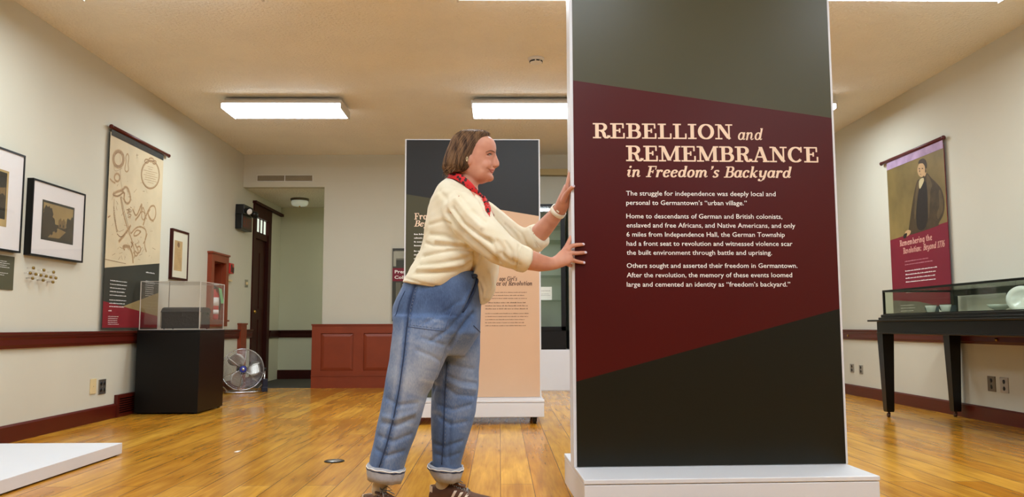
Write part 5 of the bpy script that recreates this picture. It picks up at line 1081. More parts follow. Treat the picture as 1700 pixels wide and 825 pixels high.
# ---- hair
HV = [(215.9, 781, 793, .012), (216.8, 774, 801, .028), (218.8, 766, 808.5, .047), (222.5, 759.5, 813.5, .062), (227, 755, 813.5, .073), (233, 751, 807, .081), (242, 748, 800, .088), (253, 743.5, 793.8, .092), (264, 740, 787.5, .095), (272, 737.5, 785.5, .096), (280, 736, 784.5, .095), (286, 737.5, 780, .091), (289.5, 742, 773, .083)]
def HP(v, q, s, lift=0.0):
    for a, c in zip(HV[:-1], HV[1:]):
        if a[0] <= v <= c[0]:
            f = (v-a[0])/(c[0]-a[0]); break
    else: a, c, f = (HV[0], HV[1], 0) if v < HV[0][0] else (HV[-2], HV[-1], min(1.8, (v-HV[-2][0])/(HV[-1][0]-HV[-2][0])))
    B, F_, h = [a[i]*(1-f)+c[i]*f for i in (1, 2, 3)]
    ca = max(-1, min(1, 2*q-1)); e = 2.5; yy = h*max(0, 1-abs(ca)**e)**(1/e)
    mid = at((B+F_)/2, v, BY); ex = at(B+(F_-B)*q, v, BY); p = Vector((ex.x, BY+s*yy, ex.z)); d = (p-mid); d = d.normalized() if d.length > 1e-6 else Vector((0, 0, 1))
    return p+d*lift
h = MB(); slices(h, [(r[1], r[0], r[2], r[0], r[3]) for r in HV[::-1]], BY, seg=36, e=2.5)
hm = remesh(h, .005, 4, .5)
HAIR = bpy.data.materials.new('brown_hair'); HAIR.use_nodes = True; nt = HAIR.node_tree; N = nt.nodes; L = nt.links; hb = N['Principled BSDF']
hb.inputs['Roughness'].default_value = .55; hb.inputs['Specular IOR Level'].default_value = .3
g = N.new('ShaderNodeNewGeometry'); tc = N.new('ShaderNodeTexCoord'); nz = N.new('ShaderNodeTexNoise'); nz.inputs['Scale'].default_value = 38; nz.inputs['Detail'].default_value = 2
mpn = N.new('ShaderNodeMapping'); mpn.inputs['Rotation'].default_value = (0, R(28), 0); mpn.inputs['Scale'].default_value = (1.6, 1.6, .12); L.new(tc.outputs['Object'], mpn.inputs[0]); L.new(mpn.outputs[0], nz.inputs['Vector'])
ad = N.new('ShaderNodeMath'); ad.operation = 'ADD'; sc_ = N.new('ShaderNodeMath'); sc_.operation = 'MULTIPLY_ADD'; sc_.inputs[1].default_value = .35; sc_.inputs[2].default_value = -.17
L.new(g.outputs['Random Per Island'], sc_.inputs[0]); L.new(nz.outputs['Fac'], ad.inputs[0]); L.new(sc_.outputs[0], ad.inputs[1])
rr_ = N.new('ShaderNodeValToRGB'); rr_.color_ramp.elements[0].position = .3; rr_.color_ramp.elements[1].position = .75; rr_.color_ramp.elements[0].color = (*lin((50, 28, 13)), 1); rr_.color_ramp.elements[1].color = (*lin((146, 110, 76)), 1)
L.new(ad.outputs[0], rr_.inputs[0]); L.new(rr_.outputs[0], hb.inputs['Base Color'])
h = MB(); h.add([tuple(v.co) for v in hm.vertices], [tuple(p.vertices) for p in hm.polygons], True)
rn = random.Random(11)
for k in range(950):
    s = -1 if k % 5 else 1; q0 = rn.uniform(.015, .985); dq = rn.uniform(-.06, .03); v1 = rn.uniform(276, 291.5) if rn.random() < .75 else rn.uniform(250, 280); v0 = rn.uniform(217.2, 232)
    lf_ = rn.uniform(.0005, .0035); r = rn.uniform(.0006, .0013); n = 14
    P = []; 
    for i in range(n+1):
        f = i/n; v = v0+(v1-v0)*f; P.append(HP(v, min(.992, max(.008, q0+dq*f+.008*math.sin(f*7+k))), s, lf_*(1+.4*math.sin(k+f*5))))
    h.tube(P, [r*(.5+.5*min(1, i/3))*(1 if i < n-2 else (n-i+.3)/3) for i in range(n+1)], 4)
for k in range(22):      # loose ends and flyaways
    v = rn.uniform(219, 226); q = rn.uniform(.2, .95); p = HP(v, q, rn.choice((-1, 1))*.3, .002); a = Vector((rn.uniform(.0, .03), rn.uniform(-.02, .02), rn.uniform(.004, .014))); h.tube([p, p+a*.5+Vector((0, 0, .005)), p+a], [.0005, .0004, .0002], 4)
for k in range(40):      # short hairs along the hairline
    v = rn.uniform(221, 240); s = rn.choice((-1, -1, 1)); p = HP(v, rn.uniform(.93, .985), s, .0015); d = Vector((rn.uniform(.004, .013), 0, rn.uniform(-.010, .002))); h.tube([p-d*.4, p+d*.4+Vector((0, 0, .002)), p+d], [.0007, .0006, .0002], 4)
for k in range(46):
    q = rn.uniform(.0, .5); s = rn.choice((-1, 1)); p = HP(rn.uniform(280, 289), q, s, .001); h.tube([p, p+Vector((-.006, 0, -.008)), p+Vector((-.016*rn.random()-.004, 0, -.010-.012*rn.random()))], [.0014, .001, .0003], 4)
hair = obj('hair', h, HAIR, PER, keep=True)
m = MB(); p = HP(268.5, .80, -1, .004); pts = [p+Vector((.0065*math.sin(a)*.5, -.002, .0095*math.cos(a)-.006)) for a in [2*math.pi*k/16 for k in range(16)]]; m.tube(pts, .0016, 8, closed=True); obj('earring', m, mat('pale_gold', (226, 206, 168), .25, metal=.8), PER)

# ---- sweater
KN = bpy.data.materials.new('cream_knit'); KN.use_nodes = True; nt = KN.node_tree; N = nt.nodes; L = nt.links; kb = N['Principled BSDF']; kb.inputs['Roughness'].default_value = .85; kb.inputs['Sheen Weight'].default_value = .15; kb.inputs['Specular IOR Level'].default_value = .2
tc = N.new('ShaderNodeTexCoord'); nz = N.new('ShaderNodeTexNoise'); nz.inputs['Scale'].default_value = 7; nz.inputs['Detail'].default_value = 5; L.new(tc.outputs['Object'], nz.inputs['Vector'])
rk = N.new('ShaderNodeValToRGB'); rk.color_ramp.elements[0].position = .3; rk.color_ramp.elements[1].position = .7; rk.color_ramp.elements[0].color = (*lin((222, 210, 180)), 1); rk.color_ramp.elements[1].color = (*lin((234, 225, 202)), 1); L.new(nz.outputs['Fac'], rk.inputs[0]); L.new(rk.outputs[0], kb.inputs['Base Color'])
n2 = N.new('ShaderNodeTexNoise'); n2.inputs['Scale'].default_value = 260; n2.inputs['Detail'].default_value = 2; L.new(tc.outputs['Object'], n2.inputs['Vector']); bp = N.new('ShaderNodeBump'); bp.inputs['Strength'].default_value = .35; bp.inputs['Distance'].default_value = .002; L.new(n2.outputs['Fac'], bp.inputs['Height']); L.new(bp.outputs[0], kb.inputs['Normal'])
s_ = MB()
slices(s_, [(668, 468.5, 754, 484.5, .185), (671, 462, 764, 476, .19), (678, 452, 784, 454, .19), (688, 436, 800, 440, .185), (697, 417, 814, 424, .178), (703, 394, 822, 404, .172), (706, 374, 824, 388, .170), (711, 350, 824, 372, .172), (715, 334, 820, 358, .178), (720, 321, 813, 346, .170), (727, 309, 805, 336, .140), (736, 300, 797, 328, .092), (742, 295, 792, 323, .068)], BY, e=2.35)
# front hanging panel
slices(s_, [(770, 415, 828, 410, .13), (772, 440, 828, 440, .13), (778, 462, 826, 463, .12), (785, 482, 822, 482, .11), (791, 497, 813, 498, .10), (794.5, 505, 801, 507, .085)], 3.42, e=2.3)
loft2(s_, [(752, 338, 3.33, 28, .07), (764, 347, 3.26, 32, .075), (782, 366, 3.21, 33.5, .078), (806, 391, 3.19, 31, .075), (830, 412, 3.18, 27.5, .068), (852, 424, 3.19, 24, .06), (868, 430.5, 3.205, 21.5, .055), (876, 433.5, 3.21, 20.5, .053)], seg=26)
loft2(s_, [(862, 428, 3.20, 20, .058), (865, 429.2, 3.203, 23.4, .061), (874, 432.8, 3.21, 22.2, .0585), (877.5, 434.2, 3.212, 19.5, .054)], seg=26)
loft2(s_, [(783, 345, 3.52, 26, .075), (800, 357, 3.56, 27, .075), (825, 377, 3.6, 25, .07), (850, 393, 3.615, 23, .065), (868, 400, 3.61, 22.5, .062), (884, 398, 3.595, 21.5, .06), (893, 392, 3.58, 21.5, .058)], seg=26)
loft2(s_, [(881, 402, 3.60, 20, .06), (884, 400, 3.597, 23.8, .064), (893, 391.5, 3.58, 23.2, .062), (897.5, 387.5, 3.572, 20.5, .056)], seg=26)
sm_ = remesh(s_, .0062, 9, .5)
ripple(sm_, .0045, 52, (.5, .15, .75), 3); ripple(sm_, .0018, 120, (.4, .3, .9), 9)
g_ = .011
fold(sm_, [([(742, 352), (756, 374), (776, 394), (800, 413), (826, 436)], -.016, .011), ([(752, 345), (770, 370), (792, 388), (815, 402)], -.007, .008), ([(762, 322), (785, 350), (806, 368)], -.005, .010), ([(757, 330), (778, 356), (800, 377)], .005, .010),
 ([(790, 420), (788, 440), (778, 462), (757, 481)], -.012, .007), ([(793, 425), (792, 444), (784, 462)], .006, .008), ([(724, 404), (750, 407), (778, 409)], -.008, .007), ([(724, 398), (750, 400), (772, 402)], .005, .008), ([(702, 424), (730, 418), (760, 414), (788, 418)], -.008, .008), ([(696, 438), (730, 436), (765, 430), (786, 424)], -.006, .008), ([(690, 452), (725, 452), (760, 448), (782, 436)], -.006, .009), ([(694, 445), (730, 444), (770, 438)], .005, .009),
 ([(712, 372), (735, 366), (748, 372)], -.005, .008), ([(714, 388), (738, 390), (760, 400)], -.006, .008), ([(706, 402), (722, 408), (738, 410)], -.005, .007), ([(826, 400), (836, 412), (838, 428)], -.005, .007), ([(812, 396), (822, 412), (826, 430)], -.004, .006), ([(840, 402), (850, 416), (852, 436)], -.005, .006), ([(832, 420), (845, 432), (862, 440)], -.004, .006), ([(862, 408), (860, 428), (856, 446)], -.005, .005),
 ([(800, 462), (808, 480), (802, 500)], -.006, .007), ([(812, 455), (815, 475), (809, 494)], .004, .007), ([(795, 470), (800, 488), (798, 502)], -.005, .006), ([(838, 372), (852, 384), (860, 398)], -.005, .007), ([(856, 378), (866, 388), (872, 404)], -.005, .007), ([(826, 366), (842, 382), (850, 392)], .004, .008), ([(880, 378), (886, 392), (890, 408)], -.004, .005), ([(672, 460), (700, 470), (730, 476), (757, 478)], -.004, .005), ([(730, 316), (742, 330), (740, 352)], -.004, .010), ([(770, 300), (785, 318), (800, 338), (810, 358)], -.005, .008)], 1.5)
sweater = obj('sweater', sm_, None, PER); sm_.materials.append(KN)
stree_me = sm_.copy(); stree_me.transform(sweater.matrix_basis); stree_me.transform(wm(PER)); stree = bvh(stree_me)
m = MB()
P = drape(stree, [(669.5, 467.5), (690, 471.5), (712, 475.5), (735, 480), (752, 482.5)], .0012, 5); m.tube(P, .0022, 6); obj('hem', m, KN, sweater)
m = MB(); P = drape(stree, [(866, 406.5), (862.5, 428), (857.5, 450)], .0006, 6); m.tube(P, .0016, 6); obj('cuff_edge', m, KN, sweater); m = MB(); P = drape(stree, [(880.6, 382), (887, 400), (896, 412)], .0006, 6); m.tube(P, .0016, 6); obj('cuff_edge', m, KN, sweater)

# ---- jeans
DN = bpy.data.materials.new('faded_denim'); DN.use_nodes = True; nt = DN.node_tree; N = nt.nodes; L = nt.links; db = N['Principled BSDF']; db.inputs['Roughness'].default_value = .82; db.inputs['Specular IOR Level'].default_value = .2; db.inputs['Sheen Weight'].default_value = .08
vc = N.new('ShaderNodeVertexColor'); vc.layer_name = 'wear'; tc = N.new('ShaderNodeTexCoord'); nz = N.new('ShaderNodeTexNoise'); nz.inputs['Scale'].default_value = 9; nz.inputs['Detail'].default_value = 6; L.new(tc.outputs['Object'], nz.inputs['Vector'])
ma = N.new('ShaderNodeMath'); ma.operation = 'MULTIPLY_ADD'; ma.inputs[1].default_value = .55; ma.inputs[2].default_value = -.27; L.new(nz.outputs['Fac'], ma.inputs[0]); ad = N.new('ShaderNodeMath'); ad.operation = 'ADD'; sp = N.new('ShaderNodeSeparateColor'); L.new(vc.outputs['Color'], sp.inputs[0]); L.new(sp.outputs[0], ad.inputs[0]); L.new(ma.outputs[0], ad.inputs[1])
n3 = N.new('ShaderNodeTexNoise'); n3.inputs['Scale'].default_value = 240; mp3 = N.new('ShaderNodeMapping'); mp3.inputs['Scale'].default_value = (1, 1, .35); L.new(tc.outputs['Object'], mp3.inputs[0]); L.new(mp3.outputs[0], n3.inputs['Vector']); m3 = N.new('ShaderNodeMath'); m3.operation = 'MULTIPLY_ADD'; m3.inputs[1].default_value = .3; m3.inputs[2].default_value = -.15; L.new(n3.outputs['Fac'], m3.inputs[0]); a3 = N.new('ShaderNodeMath'); a3.operation = 'ADD'; L.new(ad.outputs[0], a3.inputs[0]); L.new(m3.outputs[0], a3.inputs[1])
rd = N.new('ShaderNodeValToRGB'); rd.color_ramp.elements[0].position = .0; rd.color_ramp.elements[0].color = (*lin((42, 56, 86)), 1); rd.color_ramp.elements[1].position = 1.0; rd.color_ramp.elements[1].color = (*lin((184, 190, 198)), 1); e_ = rd.color_ramp.elements.new(.45); e_.color = (*lin((94, 116, 154)), 1)
L.new(a3.outputs[0], rd.inputs[0]); L.new(rd.outputs[0], db.inputs['Base Color'])
bp = N.new('ShaderNodeBump'); bp.inputs['Strength'].default_value = .3; bp.inputs['Distance'].default_value = .0015; L.new(n3.outputs['Fac'], bp.inputs['Height']); L.new(bp.outputs[0], db.inputs['Normal'])
j = MB()
slices(j, [(705, 585, 770, 590, .12), (655, 550, 796, 552, .185), (651.5, 525, 797, 535, .188), (653, 508, 798, 515, .186), (659, 492, 799, 495, .182), (668, 474, 799, 475, .172), (676, 456, 796, 456, .16), (680, 450, 795, 452, .155)], BY, e=2.4)
slices(j, [(652, 522, 778, 527, .105), (651, 545, 765, 548, .108), (649, 565, 750, 570, .11), (645.5, 593, 738, 596, .108), (640, 625, 724, 628, .104), (635.5, 652, 709, 654, .098), (628, 690, 697, 692, .093), (620, 725, 686, 727, .09), (613, 755, 674, 758, .087), (610, 775, 666, 780, .084), (609.5, 786, 664, 792, .082)], 3.305, e=2.4)
slices(j, [(715, 520, 798, 525, .10), (718, 560, 796, 565, .105), (717, 593, 795.5, 596, .105), (716, 625, 793.5, 628, .10), (714.5, 655, 791.5, 657, .096), (713.5, 680, 788, 684, .092), (714, 705, 781, 708, .088), (714.5, 735, 771.5, 738, .084), (715, 760, 764, 764, .082), (716, 775, 761.5, 779, .08), (721, 786, 760, 788, .078)], 3.50, e=2.4)
jm = remesh(j, .0065, 4, .5)
ripple(jm, .0028, 40, (.5, .2, .8), 5)
fold(jm, [([(740, 580), (728, 615), (714, 650), (702, 684)], -.012, .010), ([(785, 520), (765, 545), (745, 575)], -.014, .010), ([(760, 500), (735, 520), (705, 535)], -.005, .008), ([(770, 515), (745, 545), (715, 565)], -.005, .008), ([(700, 560), (722, 568), (738, 572)], -.004, .006), ([(690, 580), (715, 590), (732, 600)], -.004, .006),
 ([(738, 600), (760, 608), (785, 612)], -.006, .007), ([(738, 622), (762, 632), (790, 636)], -.006, .007), ([(736, 640), (756, 655), (786, 658)], -.006, .008), ([(742, 632), (765, 643), (788, 646)], .005, .008), ([(728, 672), (750, 680), (780, 672)], -.006, .008), ([(726, 690), (745, 705), (772, 700)], -.006, .008),
 ([(640, 660), (660, 672), (690, 668)], -.005, .009), ([(632, 700), (655, 706), (684, 694)], -.007, .009), ([(626, 722), (650, 732), (680, 720)], -.006, .009), ([(634, 690), (655, 694), (686, 684)], .005, .009), ([(622, 745), (640, 756), (668, 748)], -.006, .008), ([(718, 735), (735, 742), (765, 732)], -.006, .008), ([(720, 752), (738, 760), (760, 752)], -.005, .007), ([(745, 700), (742, 740), (744, 772)], -.006, .007),
 ([(664, 560), (656, 610), (648, 650)], .003, .007), ([(680, 490), (672, 545), (665, 600), (655, 680), (640, 730), (628, 770)], .0028, .006), ([(790, 470), (778, 500), (762, 530)], -.006, .006), ([(784, 458), (780, 480), (768, 505)], .007, .007)])
jeans = obj('jeans', jm, None, PER); jm.materials.append(DN)
Wm = wm(PER) @ jeans.matrix_basis; XW = np.array([tuple(Wm @ v.co) for v in jm.vertices])
jw = jm.copy(); jw.transform(Wm); jt = bvh(jw)
def near_px(u, v, y, ru): return np.exp(-(np.linalg.norm((XW-np.array(tuple(at(u, v, y))))*np.array([1, .6, 1]), axis=1)/(ru*y/FPX))**2)
wear = .44+np.zeros(len(XW))
for u, v, y, r, a in ((690, 630, 3.2, 44, .34), (700, 570, 3.2, 38, .22), (668, 690, 3.2, 34, .16), (765, 610, 3.4, 34, .2), (768, 680, 3.4, 30, .12), (655, 745, 3.2, 26, .06), (672, 500, 3.22, 28, -.22), (735, 505, 3.22, 38, -.26), (790, 480, 3.3, 24, -.2), (765, 535, 3.3, 22, -.14), (655, 600, 3.25, 20, .05), (730, 740, 3.45, 30, -.1)): wear += a*near_px(u, v, y, r)
seamP = drape(jt, [(688, 474), (678, 512), (674, 545), (669, 590), (661, 645), (652, 690), (640, 735), (627, 774)], 0, 5)
dd = dist_poly(XW, seamP); wear += -.22*np.exp(-(dd/.012)**2)+.06*np.exp(-((dd-.022)/.008)**2)
in2 = drape(jt, [(741, 600), (737, 650), (735, 700), (733, 745), (731, 770)], 0, 5); dd = dist_poly(XW, in2); wear += -.16*np.exp(-(dd/.010)**2)
rn_ = np.random.RandomState(4)
for k in range(26):
    u = rn_.uniform(680, 790); v = rn_.uniform(520, 720); P = drape(jt, [(u-12, v-2), (u, v), (u+14, v+4)], 0, 3)
    if len(P) > 1: wear += rn_.choice([-.08, .10])*np.exp(-(dist_poly(XW, P)/.006)**2)
at_ = jm.color_attributes.new('wear', 'FLOAT_COLOR', 'POINT'); wv = np.clip(wear, 0, 1); at_.data.foreach_set('color', np.stack([wv, wv, wv, np.ones_like(wv)], 1).astype(np.float32).ravel())
STI = mat('pale_stitch', (150, 152, 156), .8, .1, 90); STD = mat('indigo_seam', (44, 58, 88), .8, .1, 90)
m = MB(); m.tube([p+Vector((0, -.001, 0)) for p in seamP], .0022, 6); m.tube([p+Vector((0, -.001, 0)) for p in in2], .0018, 6); obj('side_seam', m, STD, jeans)
def stitches(mb, pts, step=.006, r=.0007):
    P = drape(jt, pts, .0012, 14); acc = 0; on = True; cur = [P[0]]
    for a, c in zip(P[:-1], P[1:]):
        acc += (c-a).length
        if on: cur.append(c)
        if acc > step:
            acc = 0
            if on and len(cur) > 1: mb.tube(cur, r, 4)
            on = not on; cur = [c]
m = MB(); stitches(m, [(691, 476), (681.5, 512), (677.5, 545), (672.5, 590), (664.5, 645), (655.5, 690), (643.5, 735), (630.5, 774)]); stitches(m, [(744, 600), (740, 650), (738, 700), (736, 745)]); obj('stitching', m, STI, jeans)
# patch pocket on the near hip, back pocket and waistband, fly and tie
m = MB(); m.tube(drape(jt, [(689, 476), (680, 510), (676.5, 541), (700, 544.5), (720, 547), (737, 548.5), (747, 520), (758, 498)], .0003, 6), .0015, 6); stitches(m, [(693, 478), (684, 512), (680.5, 538), (700, 541), (720, 543.5), (735, 545)]); obj('patch_pocket', m, mat('pocket_edge', (84, 100, 134), .8, .1, 90), jeans)
m = MB(); m.tube(drape(jt, [(672, 482), (663, 500), (658, 518), (655, 524)], .0008, 6), .0016, 6); m.tube(drape(jt, [(785, 540), (793, 548), (796, 551)], .0008, 6), .0018, 6); obj('back_pocket', m, STD, jeans)
m = MB(); P = drape(jt, [(783, 459), (789, 457.5), (796, 458.5)], .003, 6); m.tube(P, .009, 8); obj('waistband', m, mat('dark_denim', (40, 54, 84), .85, .15, 60), jeans)
m = MB(); P = [at(790, 456, 3.24), at(793, 464, 3.232), at(790, 478, 3.235), at(783, 494, 3.237), at(776, 508, 3.236)]; P = [(q if hit(jt, 785, 480)[0] is None else q) for q in P]; P = drape(jt, [(792, 457), (790, 470), (785, 486), (776, 504), (768, 518)], .003, 5); m.tube(P, [.008-.005*i/len(P) for i in range(len(P))], 8); m.sphere(P[0], .012, 12, (1, .7, 1.1)); obj('fly_placket', m, mat('dark_denim', (40, 54, 84)), jeans)
CUFF = mat('inner_denim', (176, 176, 182), .9, .1, 60, .3, 300, bdist=.002)
for rows, y in (([(608.5, 766, 668.5, 776, .090), (607, 770, 670, 779, .093), (607.5, 782, 667.5, 792, .091), (608.5, 791, 664, 799.5, .087)], 3.305), ([(708.5, 768, 766.5, 774, .087), (707.5, 772, 767, 778, .089), (713, 784, 764.5, 788, .086), (720, 794, 762, 797, .082)], 3.5)):
    m = MB(); slices(m, rows, y, seg=40, e=2.4); slices(m, [(r[0]+3, r[1]-.5, r[2]-3, r[3]-.5, r[4]-.008) for r in rows], y, seg=40, e=2.4)
    me = MB(); vs = m.v; k = 40; n = len(rows); half = n*k+2
    V_ = vs[:n*k]+vs[half:half+n*k]; fs = []
    for i in range(n-1):
        for q in range(k): fs += [(i*k+q, i*k+(q+1) % k, (i+1)*k+(q+1) % k, (i+1)*k+q), (n*k+i*k+q, n*k+(i+1)*k+q, n*k+(i+1)*k+(q+1) % k, n*k+i*k+(q+1) % k)]
    for q in range(k): fs += [(q, n*k+q, n*k+(q+1) % k, (q+1) % k), ((n-1)*k+q, (n-1)*k+(q+1) % k, n*k+(n-1)*k+(q+1) % k, n*k+(n-1)*k+q)]
    V_ = [v+Vector((.0012*math.sin(i*2.1), .0015*math.sin(i*1.3), .002*math.sin(i*.9))) for i, v in enumerate(V_)]
    me.add(V_, fs, True); cf = obj('cuff', me, CUFF, jeans)
    y0 = y; r = rows[1]; B, F_ = at(r[0], r[1], y), at(r[2], r[3], y); c = (B+F_)/2; a = (F_-B)/2
    m = MB(); m.tube([c+a*sg(math.cos(q), 2.4)+Vector((0, r[4]*sg(math.sin(q), 2.4), .0015*math.sin(q*11))) for q in [2*math.pi*i/60 for i in range(60)]], .0022, 6, closed=True); obj('frayed_edge', m, M['ink_white'], cf)
    m = MB(); m.tube([c+a*sg(math.cos(q), 2.4)*.985+Vector((0, r[4]*.985*sg(math.sin(q), 2.4), -.0055+.001*math.sin(q*13))) for q in [2*math.pi*i/60 for i in range(60)]], .0028, 6, closed=True); obj('cuff_seam', m, STD, cf)
# ---- scarf
SCF = bpy.data.materials.new('red_bandana'); SCF.use_nodes = True; nt = SCF.node_tree; N = nt.nodes; L = nt.links; sb = N['Principled BSDF']; sb.inputs['Roughness'].default_value = .7
tc = N.new('ShaderNodeTexCoord'); vo = N.new('ShaderNodeTexVoronoi'); vo.inputs['Scale'].default_value = 62; L.new(tc.outputs['Object'], vo.inputs['Vector']); rs = N.new('ShaderNodeValToRGB'); rs.color_ramp.elements[0].position = .34; rs.color_ramp.elements[1].position = .44; rs.color_ramp.elements[0].color = (*lin((46, 10, 14)), 1); rs.color_ramp.elements[1].color = (*lin((206, 26, 28)), 1); L.new(vo.outputs['Distance'], rs.inputs[0]); L.new(rs.outputs[0], sb.inputs['Base Color'])
m = MB()
near = [(745.5, 290, 3.375), (752, 291, 3.345), (761, 292.5, 3.328), (769, 297, 3.322), (777, 304.5, 3.322), (785, 313.5, 3.33), (792, 321.5, 3.345), (798.5, 329, 3.375)]
P = [at(*q) for q in near]; full = P + [Vector((p.x, 2*BY-p.y, p.z)) for p in P[::-1]]
vs = []; n = len(full); cc = sum(full, Vector())/n; rings = []
for i, p in enumerate(full):
    tng = (full[(i+1) % n]-full[i-1]).normalized(); out = (p-cc); out = (out-tng*out.dot(tng)).normalized(); up = tng.cross(out).normalized()
    rings.append([p+out*.007*math.cos(q)+up*.0155*math.sin(q)*(1+.12*math.sin(i*2.2+q)) for q in [2*math.pi*k/14 for k in range(14)]])
vs = [q for r in rings for q in r]; m.add(vs, [(i*14+k, i*14+(k+1) % 14, ((i+1) % n)*14+(k+1) % 14, ((i+1) % n)*14+k) for i in range(n) for k in range(14)], True)
scarf = obj('neck_scarf', m, SCF, PER); sd = scarf.modifiers.new('sub', 'SUBSURF'); sd.levels = 1; sd.render_levels = 1
m = MB(); m.sphere(at(800.5, 329.5, 3.375), .013, 14, (1, 1, 1.1)); m.sphere(at(802.5, 327.5, 3.365), .009, 12, (1.2, 1, .9)); obj('knot', m, SCF, scarf)
for pts, w0 in (([(801.5, 329), (805.5, 338), (809.5, 349), (813.2, 360.5)], .0105), ([(802.5, 328), (807.5, 335), (811, 346), (812.4, 354)], .0075)):
    P = drape(stree, pts, .004, 6); n_ = len(P); m = MB()
    m.tube(P, [w0*(.75+.35*math.sin(math.pi*i/(n_-1)))*(1 if i < n_*.7 else max(.12, (n_-1-i)/(n_*.3))) for i in range(n_)], 10); obj('scarf_tail', m, SCF, scarf)
# ---- watch band
m = MB(); c0, c1 = at(925.6, 353.2, 3.472), at(928.4, 349.6, 3.463); tt = (c1-c0).normalized(); a = tt.cross(Vector((0, 1, 0))).normalized(); bq = tt.cross(a).normalized(); rings = []
for f, g1 in ((-.9, -.002), (-.85, .0015), (0, .002), (.85, .0015), (.9, -.002)):
    c = (c0+c1)/2+tt*f*.0105; rr0 = (13.2-f*.1)*3.465/FPX
    rings.append([c+a*(rr0+g1)*math.cos(q)+bq*(.0335+g1)*math.sin(q) for q in [2*math.pi*k/36 for k in range(36)]])
m.ring(rings, True, False); wb = obj('watch_band', m, mat('cream_silicone', (232, 222, 200), .5, .02, 20), PER)
m = MB(); c = (c0+c1)/2; m.box(-.010, .010, -.004, .003, -.007, .007, Matrix.Translation(c+Vector((0, -.0345, 0))) @ Matrix.Rotation(R(-51), 4, 'Y')); obj('clasp', m, mat('cream_clasp', (216, 204, 180), .4), wb, .002)
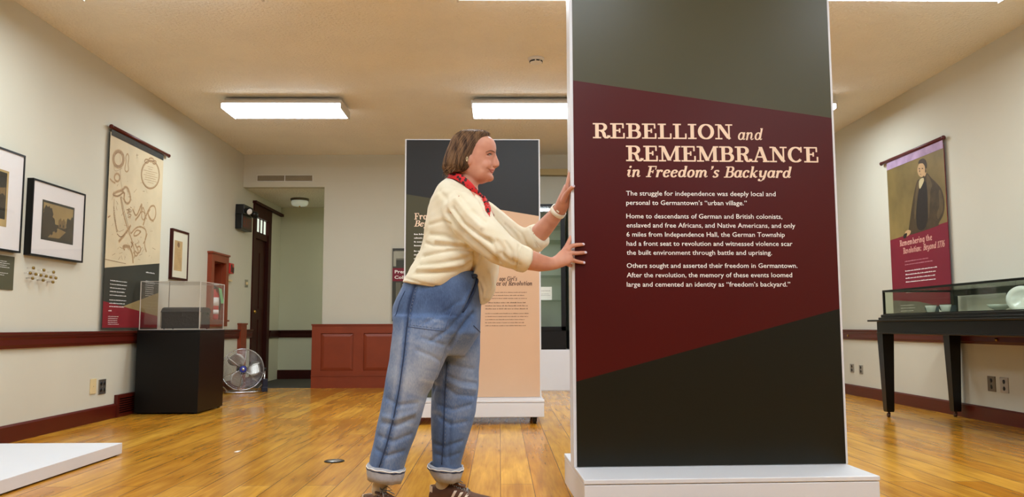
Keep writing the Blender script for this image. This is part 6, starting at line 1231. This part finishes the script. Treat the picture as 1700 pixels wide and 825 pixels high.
# ---- shoes, socks
SH = mat('brown_suede', (102, 68, 49), .85, .12, 30, .3, 200, bdist=.002); SO = mat('gum_sole', (176, 128, 82), .6, .06, 20); STR = mat('cream_stripe', (232, 212, 190), .6, .03, 30); LC = mat('grey_lace', (150, 146, 142), .8, .1, 90); SOCK = mat('ecru_sock', (206, 188, 156), .9, .06, 40, .3, 260, bdist=.002)
def shoe(heel, dr, lab):
    dr = Vector((dr[0], dr[1], 0)).normalized(); sd_ = Vector((-dr.y, dr.x, 0)); T = Matrix(((dr.x, sd_.x, 0, heel.x), (dr.y, sd_.y, 0, heel.y), (0, 0, 1, 0), (0, 0, 0, 1)))
    m = MB(); rows = [(-.004, .024, .030, .060), (.006, .030, .026, .080), (.03, .034, .024, .088), (.06, .035, .024, .090), (.09, .036, .024, .097), (.12, .040, .024, .088), (.15, .044, .024, .072), (.18, .046, .024, .058), (.21, .045, .024, .050), (.24, .038, .024, .045), (.26, .026, .024, .040), (.268, .012, .026, .034)]
    rings = []
    for x, hw, z0_, z1_ in rows:
        rings.append([T @ Vector((x, hw*sg(math.cos(q), 2.8)*(1 if math.sin(q) < .2 else 1-.35*math.sin(q)), (z0_+z1_)/2+(z1_-z0_)/2*sg(math.sin(q), 2.8))) for q in [2*math.pi*k/22 for k in range(22)]])
    m.ring(rings); u_ = obj(lab, m, SH, PER)
    m = MB(); out = []
    for k in range(40):
        q = 2*math.pi*k/40; x = .132+.142*sg(math.cos(q), 2.6); hw = .036+.012*math.exp(-((x-.19)/.06)**2)-.006*math.exp(-((x-.02)/.05)**2); out.append((x, hw*sg(math.sin(q), 2.6)))
    m.prism(out, 0, .027, T); obj('sole', m, SO, u_, .004)
    m = MB()
    def side(x, z, s):
        for a_, c_ in zip(rows[:-1], rows[1:]):
            if a_[0] <= x <= c_[0]:
                f = (x-a_[0])/(c_[0]-a_[0]); hw, z0_, z1_ = [a_[i]*(1-f)+c_[i]*f for i in (1, 2, 3)]; break
        sn = max(-1, min(1, (z-(z0_+z1_)/2)/((z1_-z0_)/2))); e = 2.8; ss = math.copysign(abs(sn)**(e/2), sn); cs = math.sqrt(max(0, 1-ss*ss))
        w_ = hw*cs**(2/e)*(1 if ss < .2 else 1-.35*ss)+.0024; return T @ Vector((x, s*w_, z))
    for s in (-1, 1):
        for k in range(3):
            x = .085+k*.026; st = []
            for i in range(6):
                f = i/5; z = .031+.042*f-.006*k*f; xx = x+.022*f; st += [side(xx, z, s), side(xx+.0115, z, s)]
            m = MB(); m.add(st, [(2*i, 2*i+1, 2*i+3, 2*i+2) for i in range(5)]); obj('side_stripe', m, STR, u_, keep=True)
    m = MB(); ht = []
    for i in range(9):
        q = R(115+130*i/8); ht += [T @ Vector((.022+.0265*math.cos(q), .0325*math.sin(q), .062)), T @ Vector((.022+.0255*math.cos(q), .029*math.sin(q), .086))]
    m.add(ht, [(2*i, 2*i+1, 2*i+3, 2*i+2) for i in range(8)]); hm_ = obj('heel_tab', m, STR, u_, keep=True); q_ = hm_.modifiers.new('s', 'SOLIDIFY'); q_.thickness = .003; q_.offset = 1
    m = MB(); m.ring([[T @ Vector((.078+.045*f, y_, .098-.012*f+.018*(1-f)*0+z_)) for y_, z_ in ((-.022, 0), (.022, 0), (.022, .008), (-.022, .008))] for f in (-.15, .3, .7, 1.5)], False); obj('tongue', m, SH, u_, .003)
    m = MB()
    for k in range(5):
        x = .088+k*.016; z = .103-.0075*k; m.tube([T @ Vector((x, -.024, z-.008)), T @ Vector((x+.004, 0, z+.004)), T @ Vector((x+.010, .024, z-.010))], .0026, 6); m.tube([T @ Vector((x, .024, z-.008)), T @ Vector((x+.004, 0, z+.005)), T @ Vector((x+.010, -.024, z-.010))], .0026, 6)
    for s in (-1, 1): m.tube([T @ Vector((.09, 0, .112)), T @ Vector((.10, s*.02, .124)), T @ Vector((.115, s*.032, .108)), T @ Vector((.10, s*.012, .108))], .0024, 6); m.tube([T @ Vector((.09, 0, .112)), T @ Vector((.11, s*.015, .108)), T @ Vector((.13, s*.030, .095))], .0022, 6)
    obj('laces', m, LC, u_)
shoe(h1, (.80, -.60), 'shoe'); shoe(h2, (1, -.13), 'shoe')
for u0, v0, u1, v1, y, r in ((631, 785, 627, 822, 3.31, .032), (736, 784, 733, 816, 3.5, .032)):
    m = MB(); loft2(m, [(u0, v0, y, r*FPX/y*.95, r), ((u0+u1)/2, (v0+v1)/2-4, y, r*FPX/y*.9, r*.95), ((u0+u1)/2-2, (v0+v1)/2+8, y, r*FPX/y*.95, r*.95), (u1, v1, y, r*FPX/y*.8, r*.75)], seg=20); obj('sock', m, SOCK, PER)
